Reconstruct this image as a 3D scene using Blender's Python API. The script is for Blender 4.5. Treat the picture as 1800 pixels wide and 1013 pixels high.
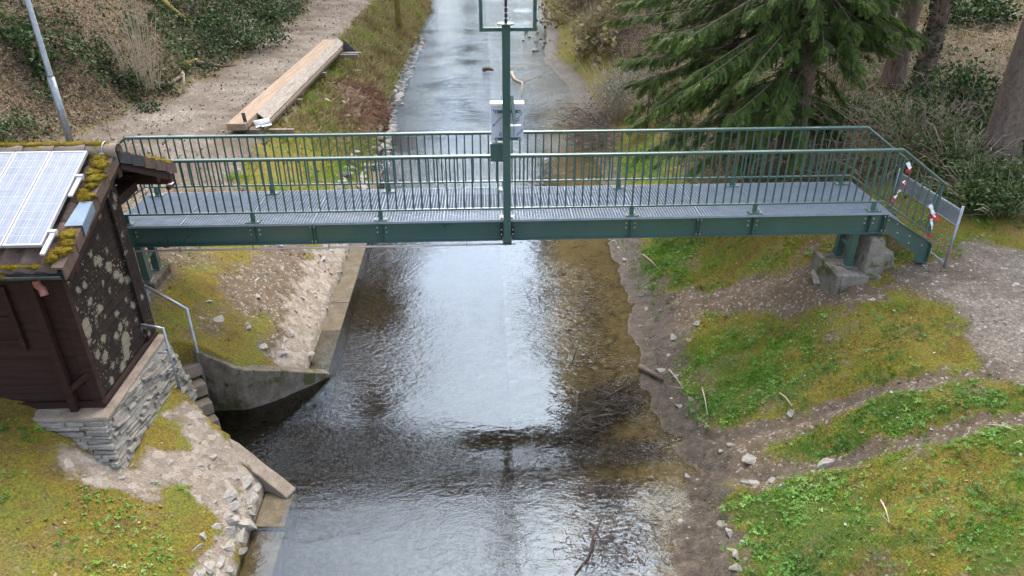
import bpy, bmesh, math, random
import numpy as np
from mathutils import Vector, Matrix
for o in list(bpy.data.objects): bpy.data.objects.remove(o)
S = bpy.context.scene
C = S.collection
R_ = math.radians
# ------------------------------------------------------------------ camera
CAM = np.array([-0.33983, -10.75894, 4.63664]); YAW, PITCH, ROLL, FPX = 0.039054, 0.503802, -0.002613, 1283.27
_f = np.array([math.sin(YAW)*math.cos(PITCH), math.cos(YAW)*math.cos(PITCH), -math.sin(PITCH)])
_r = np.array([math.cos(YAW), -math.sin(YAW), 0.0]); _u = np.cross(_r, _f)
_c, _s = math.cos(ROLL), math.sin(ROLL)
CR, CU, CF = _c*_r+_s*_u, -_s*_r+_c*_u, _f
cam = bpy.data.cameras.new('camera'); cam.sensor_width = 36; cam.lens = FPX/1800*36; cam.clip_end = 800; cam.clip_start = .1
camo = bpy.data.objects.new('camera', cam); C.objects.link(camo)
camo.matrix_world = Matrix(((CR[0], CU[0], -CF[0], CAM[0]), (CR[1], CU[1], -CF[1], CAM[1]), (CR[2], CU[2], -CF[2], CAM[2]), (0, 0, 0, 1)))
S.camera = camo
# ------------------------------------------------------------------ light
SUN_EL, SUN_AZ = 52, 9      # azimuth from +Y towards +X
w = bpy.data.worlds.new('World'); S.world = w; w.use_nodes = True
nt = w.node_tree; nt.nodes.clear()
sky = nt.nodes.new('ShaderNodeTexSky'); sky.sky_type = 'NISHITA'; sky.sun_disc = False
sky.sun_elevation = R_(SUN_EL); sky.sun_rotation = R_(SUN_AZ); sky.air_density = 1.0; sky.dust_density = 4.0; sky.ozone_density = 1.0
hs = nt.nodes.new('ShaderNodeHueSaturation'); hs.inputs['Saturation'].default_value = .62
bg = nt.nodes.new('ShaderNodeBackground'); bg.inputs['Strength'].default_value = .15
wo = nt.nodes.new('ShaderNodeOutputWorld')
nt.links.new(sky.outputs[0], hs.inputs['Color']); nt.links.new(hs.outputs[0], bg.inputs[0]); nt.links.new(bg.outputs[0], wo.inputs[0])
sun = bpy.data.lights.new('sun', 'SUN'); sun.energy = 1.0; sun.angle = R_(62); sun.color = (1, .985, .97)
suno = bpy.data.objects.new('sun', sun); C.objects.link(suno)
sd = Vector((math.sin(R_(SUN_AZ))*math.cos(R_(SUN_EL)), math.cos(R_(SUN_AZ))*math.cos(R_(SUN_EL)), math.sin(R_(SUN_EL))))
suno.rotation_euler = (-sd).to_track_quat('-Z', 'Y').to_euler()
S.view_settings.view_transform = 'Standard'; S.view_settings.look = 'None'; S.view_settings.exposure = 1.96; S.view_settings.gamma = 1
S.view_settings.use_curve_mapping = False
S.render.engine = 'CYCLES'
S.cycles.max_bounces = 5; S.cycles.diffuse_bounces = 2; S.cycles.glossy_bounces = 3; S.cycles.transparent_max_bounces = 8
rng = np.random.default_rng(7); random.seed(7)
WZ = -2.9        # water level; the bridge deck is z = 0
# ------------------------------------------------------------------ helpers
def hsh(ix, iy, s):
    with np.errstate(over='ignore'):
        h = (ix.astype(np.int64)*374761393+iy.astype(np.int64)*668265263+s*974634777) & 0xffffffff
        h = ((h ^ (h >> 13))*1274126177) & 0xffffffff
    return ((h ^ (h >> 16)) & 0xffffff)/float(0xffffff)
def vn(x, y, s=0):
    x = np.asarray(x, float); y = np.asarray(y, float)
    ix = np.floor(x); iy = np.floor(y); fx = x-ix; fy = y-iy; fx = fx*fx*(3-2*fx); fy = fy*fy*(3-2*fy)
    a = hsh(ix, iy, s); b = hsh(ix+1, iy, s); c = hsh(ix, iy+1, s); d = hsh(ix+1, iy+1, s)
    return (a+(b-a)*fx)*(1-fy)+(c+(d-c)*fx)*fy
def fbm(x, y, s=0, o=4):
    v = 0; a = .5; t = 0
    for i in range(o):
        v = v+a*vn(x*2**i, y*2**i, s+i*17); t += a; a *= .5
    return v/t
def sstep(a, b, x): t = np.clip((x-a)/(b-a), 0, 1); return t*t*(3-2*t)
class MB:
    def __init__(s): s.v = []; s.f = []; s.n = 0
    def add(s, V, F):
        s.v.append(np.asarray(V, float).reshape(-1, 3)); s.f += [tuple(i+s.n for i in f) for f in F]; s.n += len(s.v[-1]); return s
    def hexa(s, P): return s.add(P, [(0, 3, 2, 1), (4, 5, 6, 7), (0, 1, 5, 4), (1, 2, 6, 5), (2, 3, 7, 6), (3, 0, 4, 7)])
    def box(s, x0, x1, y0, y1, z0, z1):
        return s.hexa([(x0, y0, z0), (x1, y0, z0), (x1, y1, z0), (x0, y1, z0), (x0, y0, z1), (x1, y0, z1), (x1, y1, z1), (x0, y1, z1)])
    def bar(s, a, b, wd, ht, up=(0, 0, 1)):
        a = np.array(a, float); b = np.array(b, float); d = b-a; d /= np.linalg.norm(d); u = np.array(up, float)
        if abs(d@u) > .99: u = np.array([0, 1., 0])
        r = np.cross(d, u); r /= np.linalg.norm(r); u = np.cross(r, d)
        q = [(-1, -1), (1, -1), (1, 1), (-1, 1)]
        return s.hexa([a+r*i*wd/2+u*j*ht/2 for i, j in q]+[b+r*i*wd/2+u*j*ht/2 for i, j in q])
    def tube(s, pts, rad, n=8, cap=True):
        pts = np.array(pts, float); k = len(pts); rad = np.broadcast_to(np.asarray(rad, float), (k,))
        V = []; pr = None
        for i in range(k):
            d = pts[min(i+1, k-1)]-pts[max(i-1, 0)]; d /= (np.linalg.norm(d)+1e-9)
            if pr is None:
                pr = np.cross(d, (0, 0, 1) if abs(d[2]) < .9 else (0, 1, 0))
            pr = pr-d*(pr@d); pr /= (np.linalg.norm(pr)+1e-9); q = np.cross(d, pr)
            for j in range(n):
                a = 2*math.pi*j/n; V.append(pts[i]+rad[i]*(pr*math.cos(a)+q*math.sin(a)))
        F = [(i*n+j, i*n+(j+1) % n, (i+1)*n+(j+1) % n, (i+1)*n+j) for i in range(k-1) for j in range(n)]
        if cap: F += [tuple(range(n))[::-1], tuple((k-1)*n+j for j in range(n))]
        return s.add(V, F)
    def prism(s, poly, axis, a, b):
        # poly of 2D points extruded along axis (0,1,2)
        def P(p, t):
            if axis == 0: return (t, p[0], p[1])
            if axis == 1: return (p[0], t, p[1])
            return (p[0], p[1], t)
        n = len(poly); V = [P(p, a) for p in poly]+[P(p, b) for p in poly]
        F = [(i, (i+1) % n, n+(i+1) % n, n+i) for i in range(n)]+[tuple(range(n))[::-1], tuple(range(n, 2*n))]
        return s.add(V, F)
    def mesh(s, name, smooth=False):
        m = bpy.data.meshes.new(name); V = np.concatenate(s.v) if s.v else np.zeros((0, 3))
        m.from_pydata(V.tolist(), [], s.f)
        bm = bmesh.new(); bm.from_mesh(m); bmesh.ops.recalc_face_normals(bm, faces=bm.faces); bm.to_mesh(m); bm.free()
        if smooth: m.shade_smooth()
        m.update(); return m
    def build(s, name, mat, parent=None, smooth=False, bevel=0, origin=None):
        if origin is not None:
            for v in s.v: v -= np.array(origin)
        o = mkobj(name, s.mesh(name, smooth), mat, parent)
        if origin is not None: o.location = origin
        if bevel:
            b = o.modifiers.new('bevel', 'BEVEL'); b.width = bevel; b.segments = 2; b.limit_method = 'ANGLE'
        return o
def mkobj(name, me, mat, parent=None):
    o = bpy.data.objects.new(name, me); C.objects.link(o)
    if mat is not None and len(me.materials) == 0: me.materials.append(mat)
    if parent is not None: o.parent = parent
    return o
def tag(o, label=None, cat=None, group=None, kind=None):
    if label: o['label'] = label
    if cat: o['category'] = cat
    if group: o['group'] = group
    if kind: o['kind'] = kind
    return o
def thing(name, label, cat, loc=(0, 0, 0), rz=0, group=None):
    o = bpy.data.objects.new(name, None); C.objects.link(o); o.location = loc; o.rotation_euler = (0, 0, rz); o.empty_display_size = .1
    return tag(o, label, cat, group)
def npmesh(name, V, F, attrs=None, smooth=False):
    """V (n,3), F (m,k) int -> mesh, fast"""
    V = np.ascontiguousarray(V, np.float32); F = np.ascontiguousarray(F, np.int32); k = F.shape[1]
    m = bpy.data.meshes.new(name)
    m.vertices.add(len(V)); m.vertices.foreach_set('co', V.ravel())
    m.loops.add(F.size); m.loops.foreach_set('vertex_index', F.ravel())
    m.polygons.add(len(F)); m.polygons.foreach_set('loop_start', np.arange(0, F.size, k, dtype=np.int32))
    if smooth: m.polygons.foreach_set('use_smooth', np.ones(len(F), bool))
    for n, a in (attrs or {}).items():
        at = m.attributes.new(n, 'FLOAT', 'POINT'); at.data.foreach_set('value', np.ascontiguousarray(a, np.float32))
    m.update(calc_edges=True); m.validate(); return m
# ------------------------------------------------------------------ materials
class NT:
    def __init__(s, name):
        s.m = bpy.data.materials.new(name); s.m.use_nodes = True; s.t = s.m.node_tree; s.t.nodes.clear()
        s.out = s.t.nodes.new('ShaderNodeOutputMaterial')
    def n(s, ty, **kw):
        x = s.t.nodes.new('ShaderNode'+ty)
        for k, v in kw.items(): setattr(x, k, v)
        return x
    def l(s, a, b): s.t.links.new(a, b)
    def val(s, sock, v):
        if hasattr(v, 'is_output') or isinstance(v, bpy.types.NodeSocket): s.l(v, sock)
        else: sock.default_value = v
    def coord(s, scale=(1, 1, 1), rnd=True):
        tc = s.n('TexCoord'); mp = s.n('Mapping'); mp.inputs['Scale'].default_value = scale; s.l(tc.outputs['Object'], mp.inputs['Vector'])
        if rnd:
            oi = s.n('ObjectInfo'); vm = s.n('VectorMath', operation='SCALE'); cb = s.n('CombineXYZ')
            for i in range(3): s.l(oi.outputs['Random'], cb.inputs[i])
            s.l(cb.outputs[0], vm.inputs[0]); vm.inputs['Scale'].default_value = 37.0; s.l(vm.outputs[0], mp.inputs['Location'])
        return mp.outputs[0]
    def noise(s, vec, scale, detail=4, rough=.6, dist=0):
        x = s.n('TexNoise'); s.l(vec, x.inputs['Vector']); x.inputs['Scale'].default_value = scale; x.inputs['Detail'].default_value = detail
        x.inputs['Roughness'].default_value = rough; x.inputs['Distortion'].default_value = dist; return x.outputs[0]
    def voro(s, vec, scale, out='Color', feature='F1', rnd=1):
        x = s.n('TexVoronoi', feature=feature); s.l(vec, x.inputs['Vector']); x.inputs['Scale'].default_value = scale
        x.inputs['Randomness'].default_value = rnd; return x.outputs[out]
    def ramp(s, fac, stops, interp='LINEAR'):
        x = s.n('ValToRGB'); x.color_ramp.interpolation = interp; e = x.color_ramp.elements
        while len(e) < len(stops): e.new(.5)
        for i, (p, c) in enumerate(stops): e[i].position = p; e[i].color = (*c, 1) if len(c) == 3 else c
        s.l(fac, x.inputs[0]); return x.outputs[0]
    def mix(s, fac, a, b, mode='MIX'):
        x = s.n('Mix', data_type='RGBA', blend_type=mode); s.val(x.inputs[0], fac)
        for k, v in ((6, a), (7, b)): s.val(x.inputs[k], (*v, 1) if isinstance(v, tuple) and len(v) == 3 else v)
        return x.outputs[2]
    def math(s, op, a, b=0, c=None, clamp=False):
        x = s.n('Math', operation=op); x.use_clamp = clamp; s.val(x.inputs[0], a); s.val(x.inputs[1], b)
        if c is not None: s.val(x.inputs[2], c)
        return x.outputs[0]
    def attr(s, n): return s.n('Attribute', attribute_name=n).outputs['Fac']
    def bump(s, h, strength=.3, dist=.01, normal=None):
        x = s.n('Bump'); x.inputs['Strength'].default_value = strength; x.inputs['Distance'].default_value = dist; s.l(h, x.inputs['Height'])
        if normal: s.l(normal, x.inputs['Normal'])
        return x.outputs[0]
    def bsdf(s, col, rough=.7, metal=0, normal=None, spec=.5, coat=0):
        b = s.n('BsdfPrincipled'); s.val(b.inputs['Base Color'], (*col, 1) if isinstance(col, tuple) else col)
        s.val(b.inputs['Roughness'], rough); s.val(b.inputs['Metallic'], metal); b.inputs['Specular IOR Level'].default_value = spec
        b.inputs['Coat Weight'].default_value = coat
        if normal: s.l(normal, b.inputs['Normal'])
        return b.outputs[0]
    def done(s, sh): s.l(sh, s.out.inputs['Surface']); return s.m
def simple(name, stops, scale=6, rough=.7, metal=0, bump=.3, bdist=.005, detail=5, spec=.5, stretch=(1, 1, 1), spots=None, rnd=True, fine=0):
    n = NT(name); v = n.coord(stretch, rnd); f = n.noise(v, scale, detail, .65)
    c = n.ramp(f, stops)
    if fine:
        f2 = n.noise(v, scale*fine, 3, .7); c = n.mix(.5, c, n.ramp(f2, [(.3, (.55, .55, .55)), (.7, (1.3, 1.3, 1.3))]), 'MULTIPLY')
    if spots:
        for (sc, thr, col) in spots:
            k = n.noise(v, sc, 5, .7); k = n.ramp(k, [(thr, (0, 0, 0)), (thr+.06, (1, 1, 1))]); c = n.mix(k, c, col)
    nm = n.bump(n.noise(v, scale*3, 6, .7), bump, bdist) if bump else None
    return n.done(n.bsdf(c, rough, metal, nm, spec))
def leafmat(name, stops, trans=.3, rough=.5, spec=.4):
    n = NT(name); t = n.attr('tint'); c = n.ramp(t, stops)
    b = n.bsdf(c, rough, 0, None, spec)
    tr = n.n('BsdfTranslucent'); n.l(c, tr.inputs[0]); mx = n.n('MixShader'); mx.inputs[0].default_value = trans
    n.l(b, mx.inputs[1]); n.l(tr.outputs[0], mx.inputs[2]); return n.done(mx.outputs[0])
M = {}
def green_paint():
    n = NT('green_paint'); v = n.coord(); f = n.noise(v, 1.5, 5, .6)
    c = n.ramp(f, [(.3, (.030, .082, .070)), (.7, (.041, .102, .086))])
    v2 = n.coord((5, 5, .6)); dirt = n.ramp(n.noise(v2, 6, 6, .75), [(.50, (0, 0, 0)), (.78, (1, 1, 1))]); c = n.mix(n.math('MULTIPLY', dirt, .4), c, (.105, .11, .09))
    return n.done(n.bsdf(c, n.ramp(f, [(.3, (.26,)*3), (.7, (.36,)*3)]), 0, n.bump(n.noise(v, 60, 3), .05, .001), .9, .35))
M['green'] = green_paint()
M['galv'] = simple('galvanised_steel', [(.3, (.23, .255, .28)), (.7, (.37, .395, .42))], 12, .42, .55, .1, .001)
M['grate'] = simple('grating_steel', [(.3, (.26, .31, .385)), (.7, (.38, .44, .52))], 6, .45, .35, .05, .001)
M['bolt'] = simple('bolt_steel', [(.3, (.5, .5, .5)), (.7, (.65, .65, .65))], 20, .4, .6, 0)
M['pvc'] = simple('pvc_grey', [(.3, (.42, .38, .38)), (.7, (.52, .47, .47))], 5, .5, 0, .05)
M['boxwhite'] = simple('film_white', [(.3, (.52, .54, .60)), (.7, (.60, .62, .68))], 3, .35, 0, .05)
M['capwhite'] = simple('lid_white', [(.3, (.74, .74, .72)), (.7, (.82, .82, .8))], 3, .5, 0, 0)
M['blue'] = simple('print_blue', [(.3, (.03, .12, .38)), (.7, (.05, .16, .45))], 6, .5, 0, 0)
M['black'] = simple('black_rubber', [(.3, (.012, .012, .013)), (.7, (.03, .03, .03))], 9, .6, 0, .1)
M['concrete'] = simple('old_concrete', [(.25, (.16, .145, .12)), (.5, (.27, .245, .21)), (.75, (.36, .33, .29))], 3.5, .9, 0, .6, .02, 8, .2, fine=9,
                       spots=[(2.2, .57, (.10, .105, .04)), (7, .66, (.07, .065, .05))])
M['abutconc'] = simple('abutment_concrete', [(.25, (.10, .09, .07)), (.5, (.20, .18, .15)), (.75, (.31, .29, .26))], 2.6, .9, 0, .7, .02, 8, .2, fine=9, spots=[(2.4, .54, (.075, .085, .03)), (7, .62, (.05, .045, .035))])
M['concrete_sand'] = simple('sandy_concrete', [(.25, (.15, .12, .085)), (.5, (.235, .19, .145)), (.75, (.33, .28, .225))], 4, .9, 0, .5, .015, 8, .2, fine=9,
                            spots=[(3, .62, (.13, .11, .06))])
M['kerb'] = simple('wet_kerb', [(.25, (.05, .039, .02)), (.5, (.095, .074, .043)), (.75, (.15, .12, .075))], 5, .75, 0, .3, .01, 8, .3, fine=8, spots=[(4, .62, (.10, .075, .04))])
M['stone'] = simple('grey_stone', [(.2, (.16, .145, .12)), (.5, (.31, .285, .245)), (.8, (.46, .43, .385))], 4, .85, 0, .8, .02, 8, .3, fine=8, spots=[(5, .68, (.10, .10, .04)), (9, .64, (.17, .12, .08))])
M['slate'] = simple('slate_stone', [(.2, (.11, .098, .08)), (.45, (.22, .20, .168)), (.7, (.34, .315, .275)), (.85, (.50, .47, .43))], 5, .8, 0, .9, .02, 8, .3, stretch=(1, 1, 3), fine=6, spots=[(6, .63, (.24, .21, .16)), (3, .68, (.10, .11, .05))])
M['mortar'] = simple('mortar', [(.25, (.20, .185, .16)), (.75, (.40, .38, .34))], 6, .95, 0, .9, .03, 8, .1, fine=7)
M['darkwood'] = simple('dark_wood', [(.25, (.012, .005, .004)), (.6, (.032, .013, .009)), (.85, (.06, .03, .022))], 4, .75, 0, .4, .004, 6, .3, stretch=(.25, .25, 6), fine=6)
M['wetconcrete'] = simple('stained_concrete', [(.25, (.07, .058, .042)), (.5, (.15, .125, .095)), (.75, (.27, .245, .21))], 2.6, .85, 0, .7, .02, 8, .2, fine=9, spots=[(2.2, .55, (.07, .068, .028)), (7, .6, (.05, .042, .03))])
def lichen_wood():
    n = NT('lichen_wood'); v = n.coord(rnd=False); f = n.noise(v, 7, 5, .7)
    c = n.ramp(f, [(.25, (.010, .007, .006)), (.7, (.03, .02, .016))])
    d = n.voro(v, 5.0, 'Distance'); nz = n.noise(v, 21, 8, .85); big = n.noise(v, 1.6, 3, .6)
    k = n.math('ADD', d, n.math('MULTIPLY', n.math('SUBTRACT', nz, .5), 1.25)); k = n.math('ADD', k, n.math('MULTIPLY', n.math('SUBTRACT', .50, big), 1.3))
    k = n.ramp(k, [(.20, (1, 1, 1)), (.30, (0, 0, 0))])
    d2 = n.voro(v, 19, 'Distance'); k2 = n.math('ADD', d2, n.math('MULTIPLY', n.math('SUBTRACT', .5, big), 1.2)); k2 = n.ramp(k2, [(.12, (1, 1, 1)), (.18, (0, 0, 0))])
    lc = n.ramp(n.noise(v, 40, 5, .8), [(.3, (.11, .098, .068)), (.7, (.26, .235, .175))])
    c = n.mix(n.math('MAXIMUM', k, n.math('MULTIPLY', k2, .8)), c, lc)
    return n.done(n.bsdf(c, .85, 0, n.bump(n.noise(v, 30, 5), .4, .004), .2))
M['lichenwood'] = lichen_wood()
M['tile'] = simple('roof_tile', [(.25, (.06, .04, .032)), (.6, (.11, .075, .06)), (.85, (.15, .11, .09))], 7, .85, 0, .5, .006, 6, .3, spots=[(5, .6, (.05, .05, .02))])
M['tiledark'] = simple('dark_verge_tile', [(.3, (.018, .020, .023)), (.7, (.035, .037, .04))], 7, .6, 0, .3, .004)
M['ridge'] = simple('ridge_tile', [(.25, (.13, .095, .075)), (.7, (.24, .19, .15))], 7, .85, 0, .5, .006, spots=[(4, .55, (.14, .10, .015))])
M['mossy'] = simple('moss_cushion', [(.2, (.06, .045, .01)), (.5, (.15, .11, .012)), (.8, (.22, .16, .02))], 16, .95, 0, 1, .02, 6, .1, fine=6)
M['alu'] = simple('panel_frame', [(.3, (.42, .42, .44)), (.7, (.55, .55, .57))], 8, .4, .3, .05, spots=[(14, .68, (.32, .25, .2))])
M['sheet'] = simple('zinc_sheet', [(.3, (.16, .22, .27)), (.7, (.26, .33, .39))], 6, .35, .4, .2, .01)
M['back'] = simple('panel_backing', [(.3, (.50, .52, .54)), (.7, (.56, .57, .59))], 5, .3, 0, 0)
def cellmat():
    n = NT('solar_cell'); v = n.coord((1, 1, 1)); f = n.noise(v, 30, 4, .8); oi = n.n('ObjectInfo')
    c = n.mix(oi.outputs['Random'], (.15, .175, .235), (.19, .215, .275)); c = n.mix(n.math('MULTIPLY', f, .35), c, (.38, .40, .43))  # sky reflection and milky glass are put into the pale cell colour
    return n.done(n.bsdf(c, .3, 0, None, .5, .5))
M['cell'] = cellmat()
M['copper'] = simple('copper_pipe', [(.3, (.20, .075, .055)), (.7, (.33, .15, .12))], 9, .6, .2, .2)
M['gutter'] = simple('gutter_grey', [(.3, (.03, .032, .035)), (.7, (.09, .09, .09))], 7, .6, .2, .2, spots=[(6, .6, (.05, .055, .02))])
M['beamtop'] = simple('orange_timber', [(.2, (.17, .12, .08)), (.5, (.285, .205, .14)), (.8, (.38, .295, .22))], 2.5, .8, 0, .3, .004, 6, .3, stretch=(6, .4, 6), fine=5)
M['greywood'] = simple('weathered_timber', [(.2, (.10, .075, .055)), (.5, (.20, .155, .12)), (.8, (.30, .25, .20))], 3, .85, 0, .4, .006, 6, .3, stretch=(6, .5, 6), fine=5)
M['paleboard'] = simple('pale_board', [(.2, (.16, .13, .10)), (.5, (.27, .23, .19)), (.8, (.42, .38, .33))], 3, .7, 0, .3, .004, 6, .3, stretch=(5, .6, 5), fine=4)
M['bark'] = simple('spruce_bark', [(.2, (.07, .048, .036)), (.5, (.15, .108, .084)), (.8, (.26, .205, .165))], 9, .95, 0, 1, .03, 8, .1, stretch=(1, 1, .35), fine=4, spots=[(3, .66, (.08, .085, .03))])
M['barkp'] = simple('pale_spruce_bark', [(.2, (.10, .075, .062)), (.5, (.18, .14, .115)), (.8, (.27, .215, .18))], 14, .95, 0, 1, .02, 8, .1, stretch=(1, 1, .5), fine=4)
M['stick'] = simple('dead_stick', [(.2, (.06, .04, .028)), (.5, (.14, .10, .07)), (.8, (.28, .22, .16))], 5, .9, 0, .4, .005)
M['stickpale'] = simple('pale_stick', [(.2, (.30, .23, .16)), (.5, (.42, .34, .25)), (.8, (.52, .44, .35))], 5, .9, 0, .3, .005)
M['stickdark'] = simple('wet_stick', [(.2, (.018, .013, .010)), (.6, (.05, .034, .022)), (.85, (.11, .06, .03))], 5, .5, 0, .3, .005)
M['mossbranch'] = simple('mossy_branch', [(.2, (.07, .05, .02)), (.5, (.16, .13, .02)), (.8, (.24, .19, .04))], 8, .95, 0, .8, .02)
M['tapered'] = simple('tape_red', [(.3, (.55, .015, .025)), (.7, (.65, .02, .03))], 5, .4, 0, 0)
M['tapewhite'] = simple('tape_white', [(.3, (.75, .75, .75)), (.7, (.82, .82, .82))], 5, .4, 0, 0)
M['redwood'] = simple('red_painted_wood', [(.3, (.04, .008, .008)), (.7, (.08, .016, .014))], 7, .6, 0, .2)
# ------------------------------------------------------------------ terrain
def px_ray(u, v):
    d = (u-900)/FPX*CR-(v-506.5)/FPX*CU+CF; return d
def pz(u, v, z):                         # pixel -> point on a level plane
    d = px_ray(u, v); t = (z-CAM[2])/d[2]; return CAM+t*d
XR_Y = [-14, -7, -5, -4.15, -2.43, -1.33, 1.1, 5, 8, 13, 21, 26, 29, 33, 45, 70, 120]
XR_X = [1.6, 1.75, 1.98, 2.13, 2.47, 2.36, 2.55, 2.65, 2.9, 3.36, 3.4, 2.7, 3.0, 3.5, 3.7, 3.2, -6]
XL_Y = [-14, 5, 11, 17, 23, 45, 70, 120]
XL_X = [-3.15, -3.15, -3.4, -3.75, -3.7, -3.5, -4.2, -14]
HL_Y = [-14, -2, 4, 7, 9, 12, 20, 31, 50, 70, 120]
HL_X = [-13.5, -12.5, -11.2, -10.6, -10.0, -9.15, -8.9, -9.1, -9.3, -10.5, -21]
INLET = np.array([(-5.15, -1.15), (-4.9, -1.0), (-4.27, -1.0), (-3.78, -.72), (-3.1, -.16), (-3.0, -2.9), (-3.2, -2.85), (-4.0, -2.42), (-4.72, -2.02), (-5.1, -1.6)])
def poly_sd(P, X, Y):
    X = np.asarray(X, float); Y = np.asarray(Y, float); d = np.full(X.shape, 1e9); ins = np.zeros(X.shape, bool); n = len(P)
    for i in range(n):
        x0, y0 = P[i]; x1, y1 = P[(i+1) % n]; ex, ey = x1-x0, y1-y0
        t = np.clip(((X-x0)*ex+(Y-y0)*ey)/(ex*ex+ey*ey+1e-12), 0, 1)
        d = np.minimum(d, np.hypot(X-x0-t*ex, Y-y0-t*ey))
        c = ((y0 > Y) != (y1 > Y)) & (X < (x1-x0)*(Y-y0)/(y1-y0+1e-12)+x0); ins ^= c
    return np.where(ins, d, -d)
def line_d(P, X, Y):
    d = np.full(np.shape(X), 1e9)
    for (x0, y0), (x1, y1) in zip(P[:-1], P[1:]):
        ex, ey = x1-x0, y1-y0; t = np.clip(((X-x0)*ex+(Y-y0)*ey)/(ex*ex+ey*ey), 0, 1); d = np.minimum(d, np.hypot(X-x0-t*ex, Y-y0-t*ey))
    return d
def H0(X, Y):
    X = np.asarray(X, float); Y = np.asarray(Y, float)
    wob = (fbm(X*.9, Y*.9, 5)-.5)*.5+(fbm(X*3.1, Y*3.1, 15, 3)-.5)*.3
    dr = X-np.interp(Y, XR_Y, XR_X); dl = np.interp(Y, XL_Y, XL_X)-X; dh = np.interp(Y, HL_Y, HL_X)-X
    dr = dr+wob*np.clip(1+dr*.3, 0, 1)
    zr = np.interp(dr, [-5, -2.6, -1.3, -.5, 0, .3, .7, 1.1, 1.9, 2.8, 3.4, 4.2, 6, 10, 20, 40, 90], [-3.6, -3.45, -3.16, -2.98, -2.9, -2.83, -2.70, -2.52, -2.12, -1.52, -1.22, -1.02, -.88, -.75, -.3, 1.5, 9])
    zl = np.interp(dl, [-2.5, -.4, -.05, .38, .42, .6, 1.1, 1.6, 2.3, 2.9, 3.6, 6, 90], [-3.5, -3.4, -3.3, -3.1, -2.78, -2.6, -2.15, -1.78, -1.32, -1.0, -.86, -.8, -.8])
    hill = np.interp(dh, [0, .3, .9, 3, 20, 50, 90], [0, .08, .5, 2.2, 13, 26, 34])
    z = np.maximum(zr, zl+hill)
    return z
def H(X, Y):
    X = np.asarray(X, float); Y = np.asarray(Y, float)
    z = H0(X, Y); s = poly_sd(INLET, X, Y)
    z = np.where(s > -.02, np.minimum(z, -3.3), z)
    dr = X-np.interp(Y, XR_Y, XR_X); dh = np.interp(Y, HL_Y, HL_X)-X
    land = sstep(.1, .8, np.maximum(dr, np.interp(Y, XL_Y, XL_X)-X-.5))
    z = z+land*((fbm(X*1.1, Y*1.1, 31)-.5)*.14+(fbm(X*6, Y*6, 47, 3)-.5)*.05)+sstep(.2, 1.5, dh)*(fbm(X*.5, Y*.5, 71)-.5)*1.1
    z = z+sstep(.05, -.3, dr)*sstep(-3.2, -2.6, X)*(fbm(X*1.6, Y*3.0, 91)-.55)*.10
    if TR:
        for t in TR:
            z = z-.07*np.exp(-(line_d(t, X, Y)/.16)**2)
    mudd = sstep(.0, .25, dr)*sstep(1.1, .7, dr)*(Y < 4)
    z = z+mudd*(fbm(X*7, Y*7, 53, 4)-.5)*.17
    return z
TR = []
def pg(u, v):                            # pixel -> point where its ray meets the ground
    d = px_ray(u, v); t = np.concatenate([np.arange(5, 40, .05), np.arange(40, 160, .3)]); P = CAM[None]+t[:, None]*d[None]
    k = np.argmax(P[:, 2] < H0(P[:, 0], P[:, 1])); return P[k]
def pgl(*uv): return [tuple(pg(u, v)[:2]) for u, v in uv]
TR = [pgl((2200, 660), (1810, 655), (1700, 662), (1600, 678), (1500, 705), (1420, 735), (1330, 755), (1240, 765), (1180, 770)),
      pgl((2200, 745), (1810, 738), (1700, 752), (1600, 775), (1500, 800), (1440, 818), (1340, 842), (1260, 838), (1200, 815))]
Z_GRAVEL = np.array(pgl((1585, 470), (1640, 458), (1690, 425), (1810, 440), (2300, 560), (2300, 760), (1810, 660), (1730, 620), (1660, 540), (1560, 500)))
Z_SOIL = [np.array(pgl(*q)) for q in (((1230, 545), (1300, 490), (1420, 470), (1560, 520), (1600, 545), (1400, 555)), ((1140, 590), (1175, 520), (1240, 510), (1235, 590), (1180, 620)),
                                    ((1660, 560), (1810, 560), (1810, 690), (1740, 650)), ((1190, 780), (1330, 745), (1480, 720), (1330, 800), (1440, 825), (1330, 865), (1250, 850)))]
Z_LUSH = [np.array(pgl(*q)) for q in (((1085, 425), (1190, 425), (1215, 470), (1160, 545), (1110, 500)), ((1160, 610), (1260, 600), (1400, 640), (1370, 700), (1240, 760), (1170, 690)),
                                    ((1270, 890), (1360, 830), (1480, 840), (1540, 930), (1480, 1013), (1300, 1013)), ((1530, 705), (1640, 680), (1810, 690), (1810, 735), (1650, 735), (1480, 790), (1400, 790)),
                                    ((1640, 770), (1800, 750), (1760, 800)), ((1690, 900), (1800, 900), (1800, 1013), (1700, 1013)))]
Z_LUSH_FAR = [np.array(pgl(*q)) for q in (((1050, 255), (1190, 250), (1190, 320), (1050, 320)), ((620, 250), (665, 250), (660, 320), (560, 320)), ((350, 265), (450, 250), (450, 290), (370, 290)))]
Z_MORT = np.array(pgl((40, 760), (185, 790), (225, 838), (300, 790), (330, 722), (440, 800), (500, 850), (440, 960), (410, 1030), (350, 1030), (395, 900), (330, 862), (225, 875), (120, 830)))
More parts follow.
